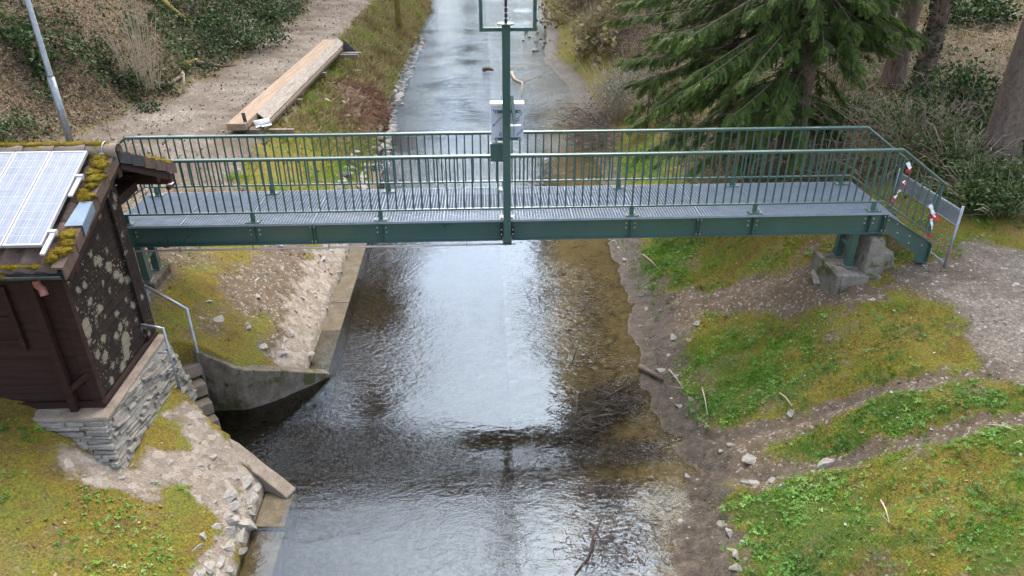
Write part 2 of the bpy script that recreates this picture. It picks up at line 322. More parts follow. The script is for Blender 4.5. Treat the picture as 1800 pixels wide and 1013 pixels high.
def zones(X, Y):
    X = np.asarray(X, float); Y = np.asarray(Y, float)
    n1 = fbm(X*.8, Y*.8, 3)-.5; n2 = fbm(X*2.7, Y*2.7, 8)-.5; n3 = fbm(X*9, Y*9, 12, 3)-.5
    dr = X-np.interp(Y, XR_Y, XR_X)+n2*.5; dl = np.interp(Y, XL_Y, XL_X)-X+n2*.4; dh = np.interp(Y, HL_Y, HL_X)-X+n1*1.0
    Z = {}
    right = dr > 0; left = dl > .3
    near = sstep(9, 5, Y+n1*4)
    Z['hill'] = sstep(-.1, .5, dh)
    path = sstep(-.3, .25, -dh)*sstep(2.55, 3.0, dl+n2*.6)*sstep(3.5, 5.5, Y+n1*2)
    Z['path'] = path
    tr = np.minimum(line_d(TR[0], X, Y), line_d(TR[1], X, Y))
    soil = sstep(.24, .05, tr+n2*.45+n3*.25)
    for P in Z_SOIL: soil = np.maximum(soil, sstep(-.18, .2, poly_sd(P, X, Y)+n2*.7))
    grav = sstep(-.25, .25, poly_sd(Z_GRAVEL, X, Y)+n2*.8)
    forest = right*sstep(3.0, 4.2, Y+n1*2)*sstep(1.3, 3.0, dr)
    Z['forest'] = forest
    lush = 0
    for P in Z_LUSH+Z_LUSH_FAR: lush = np.maximum(lush, sstep(-.55, .5, poly_sd(P, X, Y)+n2*1.8+n3*.9))
    mud = sstep(.85, .35, dr+n3*.8)*(X > 0)*sstep(7, 4, Y)
    mud = np.maximum(mud, sstep(.9, .4, dr)*(X > 0)*.7)
    mud = np.maximum(mud, .6*sstep(.12, .03, tr+n2*.25)*sstep(4.2, 2.6, dr)*right)
    # left bank: soil and stones below the bridge, moss patches
    lsoil = left*sstep(-1.6, -.6, Y)*sstep(5.2, 4.0, Y+X*.4+2+n1*2)*sstep(-.05, .2, fbm(X*.9+3, Y*.9, 61)-.46+.14*(dl-1.4))
    lsoil = np.maximum(lsoil, left*sstep(2.2, 2.8, dl)*sstep(-2, -1, Y)*sstep(4.5, 3, Y))
    Z['mud'] = mud
    Z['grav'] = np.maximum(grav, path)
    Z['soil'] = np.maximum(np.maximum(soil*right, lsoil), mud)
    Z['lush'] = lush*(1-np.maximum(soil, grav))*(1-mud)
    lg = left*sstep(8, 12, Y)*(1-path)*(1-Z['hill'])
    Z['dry'] = np.maximum(lg*sstep(-.12, .08, n1), forest)
    Z['leftgrass'] = lg
    Z['mortar'] = 0
    veg = (right | left)*(1-np.maximum(Z['soil'], Z['grav']))*(1-Z['hill'])
    Z['mortar'] = sstep(-.12, .12, poly_sd(Z_MORT, X, Y)+n2*.7)*left*sstep(-.28, -.0, n3+.12)
    Z['mortar'] = np.maximum(Z['mortar'], sstep(1.15, .75, dl+n3*.4)*left*sstep(-.6, -.2, Y)*sstep(9, 7, Y))
    bare = (.85*sstep(.35, .27, fbm(X*1.5+11, Y*1.5, 241))+.8*sstep(.31, .24, fbm(X*4.2+2, Y*4.2, 251, 3)))*np.where(X > 0, .6, .4)
    Z['moss'] = veg*(1-forest*.8)*(1-.85*Z['mortar'])*(1-np.clip(bare, 0, 1))
    Z['lush'] = Z['lush']*(1-np.clip(bare, 0, 1))
    Z['bed'] = ((~right) & (~left)).astype(float)
    Z['sandbed'] = sstep(-2.0, -1.0, dr+n1*.8)*(Y < 60)
    return Z
def ax(*segs):
    a = [segs[0][0]]
    for x0, x1, st in segs:
        k = max(1, int(round((x1-x0)/st))); a += list(np.linspace(x0, x1, k+1)[1:])
    return np.array(a)
gx = ax((-90, -30, 6), (-30, -13, .6), (-13, -6.5, .16), (-6.5, 8.5, .065), (8.5, 16, .2), (16, 40, 1.0), (40, 100, 6))
gy = ax((-16, -7, .5), (-7, 3.5, .065), (3.5, 12, .11), (12, 32, .3), (32, 60, 1), (60, 160, 5))
GX, GY = np.meshgrid(gx, gy); GZ = H(GX, GY); ZN = zones(GX, GY)
ZN['bed'] = sstep(WZ+.01, WZ-.02, GZ); ZN['mud'] = np.maximum(ZN['mud'], sstep(WZ+.16, WZ+.10, GZ)*(GX > 0))
nx, ny = len(gx), len(gy); idx = np.arange(nx*ny).reshape(ny, nx)
F = np.stack([idx[:-1, :-1], idx[:-1, 1:], idx[1:, 1:], idx[1:, :-1]], -1).reshape(-1, 4)
def ground_mat():
    n = NT('ground'); v = n.coord(rnd=False)
    nA = n.noise(v, 1.3, 6, .65); nB = n.noise(v, 7, 6, .7); nC = n.noise(v, 34, 5, .75); nD = n.noise(v, 110, 3, .7)
    vc = n.voro(v, 30, 'Color'); vd = n.voro(v, 30, 'Distance'); vb = n.voro(v, 11, 'Color'); sp = n.n('SeparateColor'); n.l(vc, sp.inputs[0]); sb = n.n('SeparateColor'); n.l(vb, sb.inputs[0])
    def msk(a, amt=.9, lo=.35, hi=.65, nz=None):
        x = n.math('ADD', n.attr(a), n.math('MULTIPLY', n.math('SUBTRACT', nz or nB, .5), amt)); x = n.n('MapRange', interpolation_type='SMOOTHSTEP'); return x
    def M_(a, amt=.9, lo=.15, hi=.85, nz=None):
        s = n.math('ADD', n.attr(a), n.math('MULTIPLY', n.math('SUBTRACT', nz or nB, .5), amt)); r = n.n('MapRange', interpolation_type='SMOOTHSTEP'); n.l(s, r.inputs[0]); r.inputs[1].default_value = lo; r.inputs[2].default_value = hi; return r.outputs[0]
    soil = n.ramp(nB, [(.2, (.068, .047, .028)), (.5, (.130, .096, .062)), (.8, (.20, .155, .108))])
    soil = n.mix(.55, soil, n.ramp(nC, [(.25, (.45, .45, .45)), (.75, (1.5, 1.5, 1.5))]), 'MULTIPLY')
    pale = n.ramp(sp.outputs[0], [(.88, (0, 0, 0)), (.93, (1, 1, 1))]); soil = n.mix(n.math('MULTIPLY', pale, .7), soil, (.36, .32, .28))
    moss = n.ramp(nA, [(.3, (.105, .07, .02)), (.45, (.17, .13, .018)), (.6, (.14, .145, .02)), (.75, (.10, .13, .022))])
    moss = n.mix(n.ramp(nB, [(.5, (0, 0, 0)), (.72, (1, 1, 1))]), moss, (.13, .085, .035))
    moss = n.mix(.85, moss, n.ramp(nC, [(.28, (.25, .25, .25)), (.72, (1.7, 1.7, 1.7))]), 'MULTIPLY')
    grass = n.ramp(nC, [(.25, (.035, .065, .012)), (.75, (.085, .15, .03))])
    grav = n.ramp(sp.outputs[1], [(0, (.155, .132, .105)), (.5, (.21, .182, .148)), (.8, (.255, .223, .185)), (1, (.38, .35, .31))])
    grav = n.mix(.6, grav, n.ramp(nB, [(.2, (.5, .47, .44)), (.8, (1.35, 1.32, 1.3))]), 'MULTIPLY')
    grav = n.mix(n.ramp(n.noise(v, .55, 6, .7), [(.42, (1, 1, 1)), (.62, (0, 0, 0))]), grav, n.mix(nC, (.07, .054, .038), (.17, .135, .10)))
    litter = n.ramp(sp.outputs[2], [(0, (.04, .026, .014)), (.4, (.09, .062, .034)), (.75, (.145, .105, .06)), (1, (.26, .205, .135))])
    litter = n.mix(.6, litter, n.ramp(nC, [(.25, (.35, .35, .35)), (.75, (1.4, 1.4, 1.4))]), 'MULTIPLY')
    mud = n.ramp(nB, [(.3, (.032, .024, .017)), (.5, (.078, .06, .043)), (.72, (.16, .127, .095))])
    mud = n.mix(.7, mud, n.ramp(nC, [(.28, (.3, .3, .3)), (.72, (1.5, 1.5, 1.5))]), 'MULTIPLY')
    sand = n.ramp(nB, [(.25, (.14, .105, .05)), (.5, (.21, .162, .082)), (.75, (.27, .215, .125))])
    dk = n.ramp(n.noise(v, 2.4, 6, .75, .8), [(.52, (0, 0, 0)), (.66, (1, 1, 1))]); sand = n.mix(n.math('MULTIPLY', dk, .85), sand, (.05, .037, .02))
    bed = n.ramp(sp.outputs[0], [(0, (.022, .018, .013)), (.6, (.042, .034, .024)), (1, (.07, .057, .042))])
    bed = n.mix(n.attr('sandbed'), bed, sand)
    c = n.mix(M_('moss'), soil, moss)
    c = n.mix(n.math('MULTIPLY', M_('lush'), .8), c, grass)
    c = n.mix(n.math('MULTIPLY', M_('dry'), .8), c, litter)
    c = n.mix(M_('grav', .5), c, grav)
    c = n.mix(M_('hill', .5), c, litter)
    mm = M_('mud', .7); c = n.mix(mm, c, mud)
    mort = n.mix(.6, n.ramp(sb.outputs[0], [(0, (.15, .115, .08)), (.5, (.26, .21, .16)), (1, (.42, .375, .315))]), n.ramp(nB, [(.25, (.5, .47, .43)), (.75, (1.4, 1.38, 1.35))]), 'MULTIPLY'); mort = n.mix(.5, mort, n.ramp(nC, [(.25, (.14, .11, .08)), (.5, (.28, .235, .19)), (.75, (.42, .375, .32))])); c = n.mix(M_('mortar', 1.3), c, mort)
    c = n.mix(n.attr('bed'), c, bed)
    h = n.math('ADD', n.math('MULTIPLY', nC, .5), n.math('MULTIPLY', nB, 1.2)); h = n.math('ADD', h, n.math('MULTIPLY', vd, -.4)); h = n.math('ADD', h, n.math('MULTIPLY', nD, .25))
    nm = n.bump(h, .9, .035)
    ro = n.mix(mm, (.95, .95, .95), n.ramp(nB, [(.35, (.28,)*3), (.65, (.7,)*3)]))
    return n.done(n.bsdf(c, ro, 0, nm, .3))
GM = ground_mat()
gnd = mkobj('ground', npmesh('ground', np.stack([GX.ravel(), GY.ravel(), GZ.ravel()], -1), F, {k: np.asarray(ZN[k], float).ravel() for k in ('moss', 'lush', 'dry', 'grav', 'hill', 'mud', 'bed', 'sandbed', 'soil', 'mortar')}, True), GM)
tag(gnd, 'mossy and muddy river banks with path and wooded hillside', 'ground', kind='structure')
def Hs(x, y): return float(H(np.array([x]), np.array([y]))[0])
# water
def water_mat():
    n = NT('water'); v = n.coord(rnd=False)
    mp = n.n('Mapping'); tc = n.n('TexCoord'); n.l(tc.outputs['Object'], mp.inputs[0]); mp.inputs['Scale'].default_value = (.65, 1.25, 1)
    calm = n.ramp(n.noise(v, .34, 2, .5), [(.38, (.2,)*3), (.64, (1.15,)*3)])
    a = n.noise(mp.outputs[0], 9, 3, .55, .8); b = n.noise(mp.outputs[0], 22, 2, .5, .4); c = n.noise(mp.outputs[0], 2.6, 2, .5, .5)
    h = n.math('ADD', n.math('MULTIPLY', a, 1.0), n.math('MULTIPLY', b, .5)); h = n.math('MULTIPLY', h, calm); h = n.math('ADD', h, n.math('MULTIPLY', c, .75))
    sx = n.n('SeparateXYZ'); tc2 = n.n('TexCoord'); n.l(tc2.outputs['Object'], sx.inputs[0]); up = n.n('MapRange', interpolation_type='SMOOTHSTEP'); n.l(sx.outputs[1], up.inputs[0])
    up.inputs[1].default_value = 1.5; up.inputs[2].default_value = 12; up.inputs[3].default_value = .72; up.inputs[4].default_value = 2.6; h = n.math('MULTIPLY', h, up.outputs[0])
    nm = n.bump(h, 1.0, .0100)
    fr = n.n('Fresnel'); fr.inputs['IOR'].default_value = 1.37; n.l(nm, fr.inputs['Normal'])
    gl = n.n('BsdfGlossy'); gl.inputs['Roughness'].default_value = .03; gl.inputs['Color'].default_value = (.64, .80, 1, 1); n.l(nm, gl.inputs['Normal'])
    tr = n.n('BsdfTransparent'); tr.inputs[0].default_value = (.76, .74, .64, 1)
    mx = n.n('MixShader'); n.l(fr.outputs[0], mx.inputs[0]); n.l(tr.outputs[0], mx.inputs[1]); n.l(gl.outputs[0], mx.inputs[2])
    return n.done(mx.outputs[0])
wy = np.concatenate([np.arange(-15, 60, 1.5), np.arange(60, 158, 7)])
V = []; Fw = []
for i, y in enumerate(wy):
    V += [(np.interp(y, XL_Y, XL_X)-2.6, y, WZ), (np.interp(y, XR_Y, XR_X)+1.2, y, WZ)]
    if i: Fw.append((2*i-2, 2*i-1, 2*i+1, 2*i))
wat = mkobj('river_water', npmesh('river_water', np.array(V), np.array(Fw)), water_mat())
tag(wat, 'shallow rippled stream reflecting the bright sky', 'water', kind='structure')
# ------------------------------------------------------------------ footbridge
W = 1.21
br = thing('footbridge', 'dark green steel footbridge with grating deck and barred railings spanning the stream', 'footbridge')
def ibeam(x0, x1, y, ztop, h, fl=.17, tf=.014, tw=.012):
    m = MB(); m.box(x0, x1, y-fl/2, y+fl/2, ztop-tf, ztop); m.box(x0, x1, y-fl/2, y+fl/2, ztop-h, ztop-h+tf); m.box(x0, x1, y-tw/2, y+tw/2, ztop-h+tf, ztop-tf); return m
BT, BH = -.040, .335
BX0, BX1 = -6.15, 6.2
stx = [-4, -2, 2, 4, 5.93]
boltm = MB().tube([(0, 0, 0), (0, -.012, 0)], .013, 6).mesh('bolt'); boltm.materials.append(M['bolt'])
for y, s in ((0, -1), (W, 1)):
    b = ibeam(BX0, BX1, y, BT, BH).build('main_beam', M['green'], br)
    for x in stx+[-5.93]:
        MB().box(x-.006, x+.006, y+s*.007, y+s*.083, BT-BH+.015, BT-.015).build('stiffener', M['green'], b)
        if s < 0:
            for dx in (-.07, .07):
                for dz in (.10, .18):
                    mkobj('bolt', boltm, None, b).location = (x+dx, y-.007, BT-dz)
    for x in (-3.08, 3.1, 6.17, -6.13):
        for dx in (-.014, .014):
            MB().box(x+dx-.006, x+dx+.006, y+s*.007, y+s*.088, BT-BH+.002+.013, BT-.016).build('splice_plate', M['green'], b)
        if s < 0:
            for dz in (.04, .29):
                for dx in (-.026, .026): mkobj('bolt', boltm, None, b).location = (x+dx, y-.07, BT-dz)
for x in stx[:-1]+[0, -5.9, 5.9]:
    MB().box(x-.05, x+.05, .0865, W-.0865, BT-.2, BT-.06).build('cross_member', M['green'], br)
# grating panels
def grating(L, wd, sp=.046):
    m = MB(); n = int(L/sp); k = int(wd/sp)
    for i in range(n+1): x = -L/2+L*i/n; m.box(x-.0026, x+.0026, -wd/2, wd/2, -.036, -.001)
    for j in range(k+1):
        y = -wd/2+wd*j/k; e = .004 if j in (0, k) else .0024; m.box(-L/2, L/2, y-e, y+e, -.038 if j in (0, k) else -.012, 0)
    for sx in (-1, 1): m.box(sx*L/2-.002, sx*L/2+.002, -wd/2, wd/2, -.0375, -.004)
    return m.mesh('grating_panel')
gm = grating(1.018, W+.2); gm.materials.append(M['grate'])
for i in range(12):
    mkobj('grating_panel', gm, None, br).location = (BX0+.515+i*1.0287, W/2, 0)
# railings
def rrect(wd, ht, r=.012):
    pts = []
    for sx, sy, a0 in ((1, 1, 0), (-1, 1, 90), (-1, -1, 180), (1, -1, 270)):
        for k in range(3):
            a = R_(a0+45*k); pts.append((sx*(wd/2-r)+r*math.cos(a), sy*(ht/2-r)+r*math.sin(a)))
    return pts
def rail(pts, wd, ht, name, parent):
    prof = rrect(wd, ht, min(wd, ht)*.3); m = MB(); V = []; n = len(prof)
    for (x, y, z) in pts:
        for (a, b) in prof: V.append((x, y+a, z+b))
    F = [(i*n+j, i*n+(j+1) % n, (i+1)*n+(j+1) % n, (i+1)*n+j) for i in range(len(pts)-1) for j in range(n)]+[tuple(range(n)), tuple((len(pts)-1)*n+j for j in range(n))]
    return m.add(V, F).build(name, M['green'], parent)
HR, LR = 1.012, .15
barm = MB().box(-.0115, .0115, -.006, .006, 0, 1).mesh('baluster'); barm.materials.append(M['green'])
postm = MB().box(-.015, .015, -.008, .008, 0, 1).mesh('railing_post'); postm.materials.append(M['green'])
KR, KL, SL = 6.2, -6.23, .70
def zt(x): return HR-(max(0, x-KR)+max(0, KL-x))*SL
def zb(x): return LR-(max(0, x-(KR-.1))+max(0, (KL+.1)-x))*SL*.92
for y in (0, W):
    gaps = [(KL-.88, -.02)] if False else None
    if y == 0:
        hl = rail([(KL-.88, y, zt(KL-.88)), (KL, y, HR), (-.0, y, HR), (KR, y, HR), (KR+.86, y, zt(KR+.86))], .076, .05, 'handrail', br)
    else:
        hl = rail([(KL-.88, y, zt(KL-.88)), (KL, y, HR), (KR, y, HR), (KR+.86, y, zt(KR+.86))], .076, .05, 'handrail', br)
    rail([(KL-.8, y, zb(KL-.8)), (KL+.1, y, LR), (KR-.1, y, LR), (KR+.8, y, zb(KR+.8))], .042, .03, 'bottom_rail', br)
    for x in (-2.1, 1.85): MB().box(x-.002, x+.002, y-.0385, y+.0385, HR-.0255, HR+.0255).build('joint_seam', M['black'], hl)
    sp = 2.0/15
    for k in range(-53, 54):
        x = k*sp
        if x < KL-.75 or x > KR+.74: continue
        isp = k % 15 == 0
        o = mkobj('railing_post' if isp else 'baluster', postm if isp else barm, None, br)
        o.location = (x, y, zb(x)+.012); o.scale = (1, 1, zt(x)-zb(x)-.03)
    for x in (KR+.8, KL-.8):
        MB().box(x-.022, x+.022, y-.018, y+.018, zb(x)-.02, zt(x)-.02).build('end_post', M['green'], br)
    for x in (-6, -4, -2, 0, 2, 4, 6):
        x = max(-5.95, min(5.95, x))
        MB().box(x-.035, x+.035, y-.012, y+.012, .011, LR-.014).build('post_stub', M['green'], br)
        pl = MB().box(x-.11, x+.11, y-.085, y+.05, .001, .012).build('base_plate', M['green'], br)
        for dx in (-.08, .08): MB().tube([(x+dx, y-.055, .012), (x+dx, y-.055, .03)], .012, 6).build('bolt', M['bolt'], pl)
# stair flights at both ends
for s, K, g in ((1, 6.2, -.93), (-1, -6.15, -.86)):
    for y in (0, W):
        top = -.045; x1 = K+s*.88; zz = top-.88*.64; dep = .27
        P = [(K+s*.003, top-.04), (x1, zz), (x1, g), (x1-s*.20, g), (x1-s*.20, zz-.20), (K+s*.003, top-.04-dep)]
        st = MB().prism(P, 1, y-.006, y+.006)
        st.bar((K+s*.004, y, top-.03), (x1+s*.002, y, zz+.008), .12, .012)
        st.box(min(x1, x1-s*.2), max(x1, x1-s*.2), y-.06, y+.06, g-.015, g-.001)
        st.box(x1-.006 if s > 0 else x1-.006, x1+.006, y-.06, y+.06, g, zz)
        so = st.build('stair_stringer', M['green'], br)
        if y == 0:
            for (dx, dz) in ((.06, .13), (.22, .2), (.26, .36), (.48, .42), (.5, .55), (.74, .60)): mkobj('bolt', boltm, None, so).location = (K+s*dx, y-.007, top-dz)
    tm = grating(.26, W-.16); tm.materials.append(M['grate'])
    for k in range(4):
        mkobj('stair_tread', tm, None, br).location = (K+s*(.13+.245*k), W/2, -.19*(k+1)+.0)
# support legs
for x, g in ((5.78, -1.03), (-5.9, -1.02)):
    for y in (.04, .45):
        lg = MB(); lg.box(x-.055, x+.055, y-.055, y+.055, g+.012, BT-BH-.002); lo = lg.build('support_leg', M['green'], br)
        MB().box(x-.075, x+.075, y-.075, y+.075, g-.0, g+.0115).build('leg_plate', M['galv'], lo)
        MB().box(x-.065, x+.065, y-.065, y+.065, g+.13, g+.15).build('leg_collar', M['green'], lo)
    MB().bar((x, .1, g+.35), (x, .39, g+.35), .06, .06).build('leg_brace', M['green'], br)
    MB().bar((x+.5 if x < 0 else x+.12, .03, BT-BH-.02), (x+.42 if x < 0 else x-.12, .03, BT-BH-.02), .14, .03).build('bearing_plate', M['green'], br)
# conduit under the beam
cp = thing('conduit_pipe', 'thin pinkish grey conduit clipped under the footbridge beam', 'pipe')
MB().tube([(-6.3, -.10, -.43), (-3, -.10, -.432), (.14, -.10, -.43)], .016, 8).build('pipe', M['pvc'], cp, True)
for x in (-6.1, -5.2, -4.05, -2.85, -1.7, -.65, -.02):
    MB().box(x-.006, x+.006, -.119, -.081, -.45, -.375).build('pipe_clip', M['galv'], cp)
# ------------------------------------------------------------------ gauge mast
ms = thing('gauge_mast', 'square green steel mast bolted to the footbridge with open frame on top', 'mast')
MY = -.155
MB().box(-.058, .058, MY-.058, MY+.058, -.36, 2.96).build('mast_post', M['green'], ms, bevel=.006)
MB().tube([(0, MY, 2.961), (0, MY, 2.972)], .125, 20).build('top_disc', M['green'], ms)
MB().tube([(0, MY, 2.972), (0, MY, 4.2)], .02, 8).build('cable_rod', M['black'], ms)
for z in (3.03, 3.10, 3.17): MB().tube([(0, MY, z), (0, MY, z+.015)], .032, 8).build('cable_gland', M['galv'], ms)
FY = -.07
fr = MB(); fr.box(-.37, .43, FY-.025, FY+.025, 2.85, 2.9)
fr.build('frame_bar', M['green'], ms)
for x in (-.37, .38): MB().box(x, x+.05, FY-.0245, FY+.0245, 2.9005, 4.0).build('frame_bar', M['green'], ms)
MB().box(-.37, .43, FY-.025, FY+.025, 4.0005, 4.05).build('frame_bar', M['green'], ms)
for sx in (-1, 1):
    p = MB().box(sx*.059, sx*.115, MY+.045, MY+.062, -.29, -.13) if sx > 0 else MB().box(-.115, -.059, MY+.045, MY+.062, -.29, -.13)
    po = p.build('clamp_plate', M['black'], ms)
    for dz in (-.17, -.25): mkobj('bolt', boltm, None, po).location = (sx*.09, MY+.045, dz)
    MB().box(sx*.066-.006, sx*.066+.006, MY-.05, MY+.06, -.39, -.28).build('saddle_strap', M['galv'], ms)
MB().box(-.072, .072, MY-.055, MY+.06, -.40, -.385).build('saddle_strap', M['galv'], ms)
for z in (1.72, 1.305):
    MB().box(-.17, .21, -.097, -.062, z-.02, z+.02).build('mount_rail', M['green'], ms)
for z in (1.72, 1.305):
    for x in (-.145, .185): mkobj('bolt', boltm, None, ms).location = (x, -.098, z)
cbx = thing('control_cabinet', 'pale grey cabinet with blue printed film mounted behind the green mast', 'cabinet')
MB().box(-.225, .255, -.06, .10, 1.275, 1.80).build('housing', M['boxwhite'], cbx, bevel=.006)
MB().box(-.235, .265, -.07, .11, 1.801, 1.835).build('lid', M['capwhite'], cbx, bevel=.004)
YB = -.0625
def mark(pts, wd): return MB().bar((pts[0][0], YB+.0005, pts[0][1]), (pts[1][0], YB+.0005, pts[1][1]), .003, wd, (0, 0, 1)).build('film_print', M['blue'], cbx)
for p in (((-.17, 1.53), (-.07, 1.64)), ((-.185, 1.51), (-.085, 1.625)), ((.15, 1.36), (.245, 1.455)), ((.16, 1.345), (.25, 1.43)), ((.165, 1.60), (.245, 1.70))): mark(p, .008)
for p in (((.105, 1.34), (.105, 1.53)), ((.118, 1.34), (.118, 1.53))): MB().box(p[0][0]-.002, p[0][0]+.002, YB-.001, YB+.001, p[0][1], p[1][1]).build('film_print', M['blue'], cbx)
MB().box(-.20, -.175, YB-.001, YB+.001, 1.495, 1.525).build('film_print', M['blue'], cbx)
MB().box(-.20, -.18, YB-.001, YB+.001, 1.72, 1.75).build('film_print', M['blue'], cbx)
for cx, cz in ((-.09, 1.375), (.17, 1.59)):
    pts = [(cx+.02*math.cos(a), YB, cz+.02*math.sin(a)) for a in np.linspace(-2.2, 2.6, 14)]
    MB().tube(pts, .005, 5).build('film_print', M['blue'], cbx)
    MB().box(cx-.02, cx-.008, YB-.0015, YB+.0005, cz-.03, cz-.005).build('film_print', M['blue'], cbx)
lv = thing('lever_arm', 'pale green slanted arm bracket on the mast beside the cabinet', 'bracket')
MB().bar((.075, -.19, 1.98), (.115, -.32, 1.60), .045, .03).build('arm', M['green'], lv)
MB().box(.05, .20, -.36, -.30, 1.575, 1.59).build('foot', M['capwhite'], lv)
jb = thing('junction_box', 'plain dark green steel box on the railing beside the mast', 'junction box')
MB().box(-.245, -.059, -.10, -.04, .955, 1.215).build('housing', M['green'], jb, bevel=.004)
MB().box(-.25, -.059, -.11, -.03, 1.2155, 1.235).build('lid', M['green'], jb)
# ------------------------------------------------------------------ right abutment and barrier
ab = thing('bridge_abutment', 'weathered mossy concrete abutment block and footing under the bridge end by the steps', 'abutment')
gz = -1.45
MB().hexa([(5.93, -.24, gz), (6.36, -.2, gz), (6.38, .9, gz), (5.95, .9, gz), (5.97, -.17, -.45), (6.22, -.14, -.41), (6.24, .8, -.41), (5.97, .8, -.45)]).build('abutment_block', M['abutconc'], ab, bevel=.03)
MB().hexa([(6.3, -.1, gz), (6.66, -.05, gz), (6.66, .9, gz), (6.3, .9, gz), (6.28, -.08, -.72), (6.5, -.04, -.78), (6.5, .85, -.78), (6.28, .85, -.72)]).build('abutment_block', M['abutconc'], ab, bevel=.03)
MB().box(5.46, 6.2, -.36, .58, gz-.1, -1.042).build('footing_slab', M['abutconc'], ab, bevel=.02)
MB().box(5.42, 5.50, -.38, .60, gz-.1, -.99).build('footing_rim', M['abutconc'], ab, bevel=.015)
MB().hexa([(5.501, -.38, gz-.1), (5.98, -.40, gz-.1), (5.98, -.30, gz-.1), (5.501, -.30, gz-.1), (5.501, -.38, -.992), (5.95, -.40, -1.0), (5.95, -.31, -1.0), (5.501, -.30, -.992)]).build('footing_rim', M['abutconc'], ab, bevel=.015)
la = thing('bridge_footing', 'dark concrete footing under the bridge legs beside the wooden hut', 'footing')
MB().box(-6.05, -5.75, -.08, .6, -1.6, -1.025).build('footing_slab', M['wetconcrete'], la, bevel=.02)
bf = thing('barrier_fence', 'galvanised barrier fence with solid top board at the foot of the steps', 'barrier')
A = np.array(pz(1658, 474, -1.02)); A2 = np.array([7.22, 1.62, -.92])
zg = -.98; zt_ = .09
dA = (A2-A)/np.linalg.norm(A2-A)
MB().tube([(A[0], A[1], A[2]-.15), (A[0], A[1], zt_+.03)], .022, 8).build('fence_post', M['galv'], bf, True)
MB().tube([(A2[0], A2[1], A2[2]-.15), (A2[0], A2[1], zt_+.03)], .022, 8).build('fence_post', M['galv'], bf, True)
def lp(t, z): p = A+(A2-A)*t; return (p[0], p[1], z)
MB().bar(lp(.015, -.09), lp(.985, -.09), .012, .235).build('top_board', M['galv'], bf)
for z in (.045, -.225): MB().tube([lp(.012, z), lp(.988, z)], .013, 8).build('fence_rail', M['galv'], bf, True)
MB().tube([lp(.012, -.9), lp(.988, -.9)], .013, 8).build('fence_rail', M['galv'], bf, True)
wm = MB()
for t in np.linspace(.02, .98, 26): wm.bar(lp(t, -.9), lp(t, -.27), .002, .002, (1, 0, 0))
for z in np.arange(-.7, -.3, .2): wm.bar(lp(.02, z), lp(.98, z), .002, .002)
wm.build('wire_mesh', M['galv'], bf)
def tape(name, label, base, segs):
    t = thing(name, label, 'tape', base)
    for i, (a, b, wd, tw) in enumerate(segs):
        a = np.array(a); b = np.array(b); n = 6; V = []; F = []
        d = (b-a)/np.linalg.norm(b-a); sd_ = np.cross(d, (0, 1, 0)); sd_ /= np.linalg.norm(sd_)+1e-9
        for k in range(n+1):
            p = a+(b-a)*k/n+np.array([0, .012*math.sin(k*1.9+i), 0]); ww = sd_*wd/2*math.cos(tw*k/n)+np.array([0, 1, 0])*wd/2*math.sin(tw*k/n)
            V += [p-ww, p+ww]
            if k: F.append((2*k-2, 2*k-1, 2*k+1, 2*k))
        o = MB().add(V, F).build('tape_strip', M['tapered'] if i % 2 else M['tapewhite'], t)
        sm = o.modifiers.new('s', 'SOLIDIFY'); sm.thickness = .002
    return t
tape('barrier_tape', 'red and white barrier tape tied round a baluster at the top of the steps', (6.2, -.03, .1),
     [((.10, 0, .72), (.16, -.01, .62), .06, .5), ((.14, 0, .60), (.17, 0, .55), .06, 0), ((.12, 0, .40), (.16, 0, .36), .05, 1), ((.16, 0, .40), (.10, 0, .26), .05, 1.2), ((.10, 0, .26), (.03, -.02, .12), .05, 2), ((.04, 0, .14), (.0, 0, .0), .06, 1)])
tape('barrier_tape', 'red and white barrier tape knotted to the end post of the stair railing', (7.0, -.035, -.1),
     [((-.14, 0, .20), (-.05, 0, .05), .06, .6), ((-.08, 0, -.03), (.10, 0, -.06), .05, .4), ((-.07, 0, .07), (.02, 0, -.02), .06, .5), ((-.06, 0, -.015), (.03, 0, .03), .04, 0), ((-.05, 0, -.05), (.01, -.01, -.24), .05, .8), ((-.05, 0, -.36), (.05, 0, -.37), .035, 0)])
# ------------------------------------------------------------------ hut
hut = thing('gauge_hut', 'small dark brown wooden hut with mossy tiled roof on a slate stone base', 'hut', (-6.3, -2.5, -1.05))
def hadd(mb, name, mat, parent=None, **k):
    for v in mb.v: v -= np.array((-6.3, -2.5, -1.05))
    return mb.build(name, mat, parent or hut, **k)
XG, YN, YF, ZB = -5.17, -3.26, -1.62, -1.0
XB = -7.7
XV = -4.93; RY, RZ = -1.75, 1.70; EY0, EZ0 = -3.5, .97; EY1, EZ1 = -.2, .985
def roofz(y): return RZ-(RZ-EZ0)*(RY-y)/(RY-EY0) if y < RY else RZ-(RZ-EZ1)*(y-RY)/(EY1-RY)
core = MB(); core.prism([(YN+.03, ZB), (YF-.03, ZB), (YF-.03, roofz(YF)-.16), (YN+.03, roofz(YN)-.16)], 0, XB, XG-.035)
wallo = hadd(core, 'wall_core', M['darkwood'])
gw = hadd(MB().box(XG-.034, XG-.03, YN+.04, YF-.04, ZB, ZB+1.9), 'gable_wall', M['darkwood'])
nb = 17
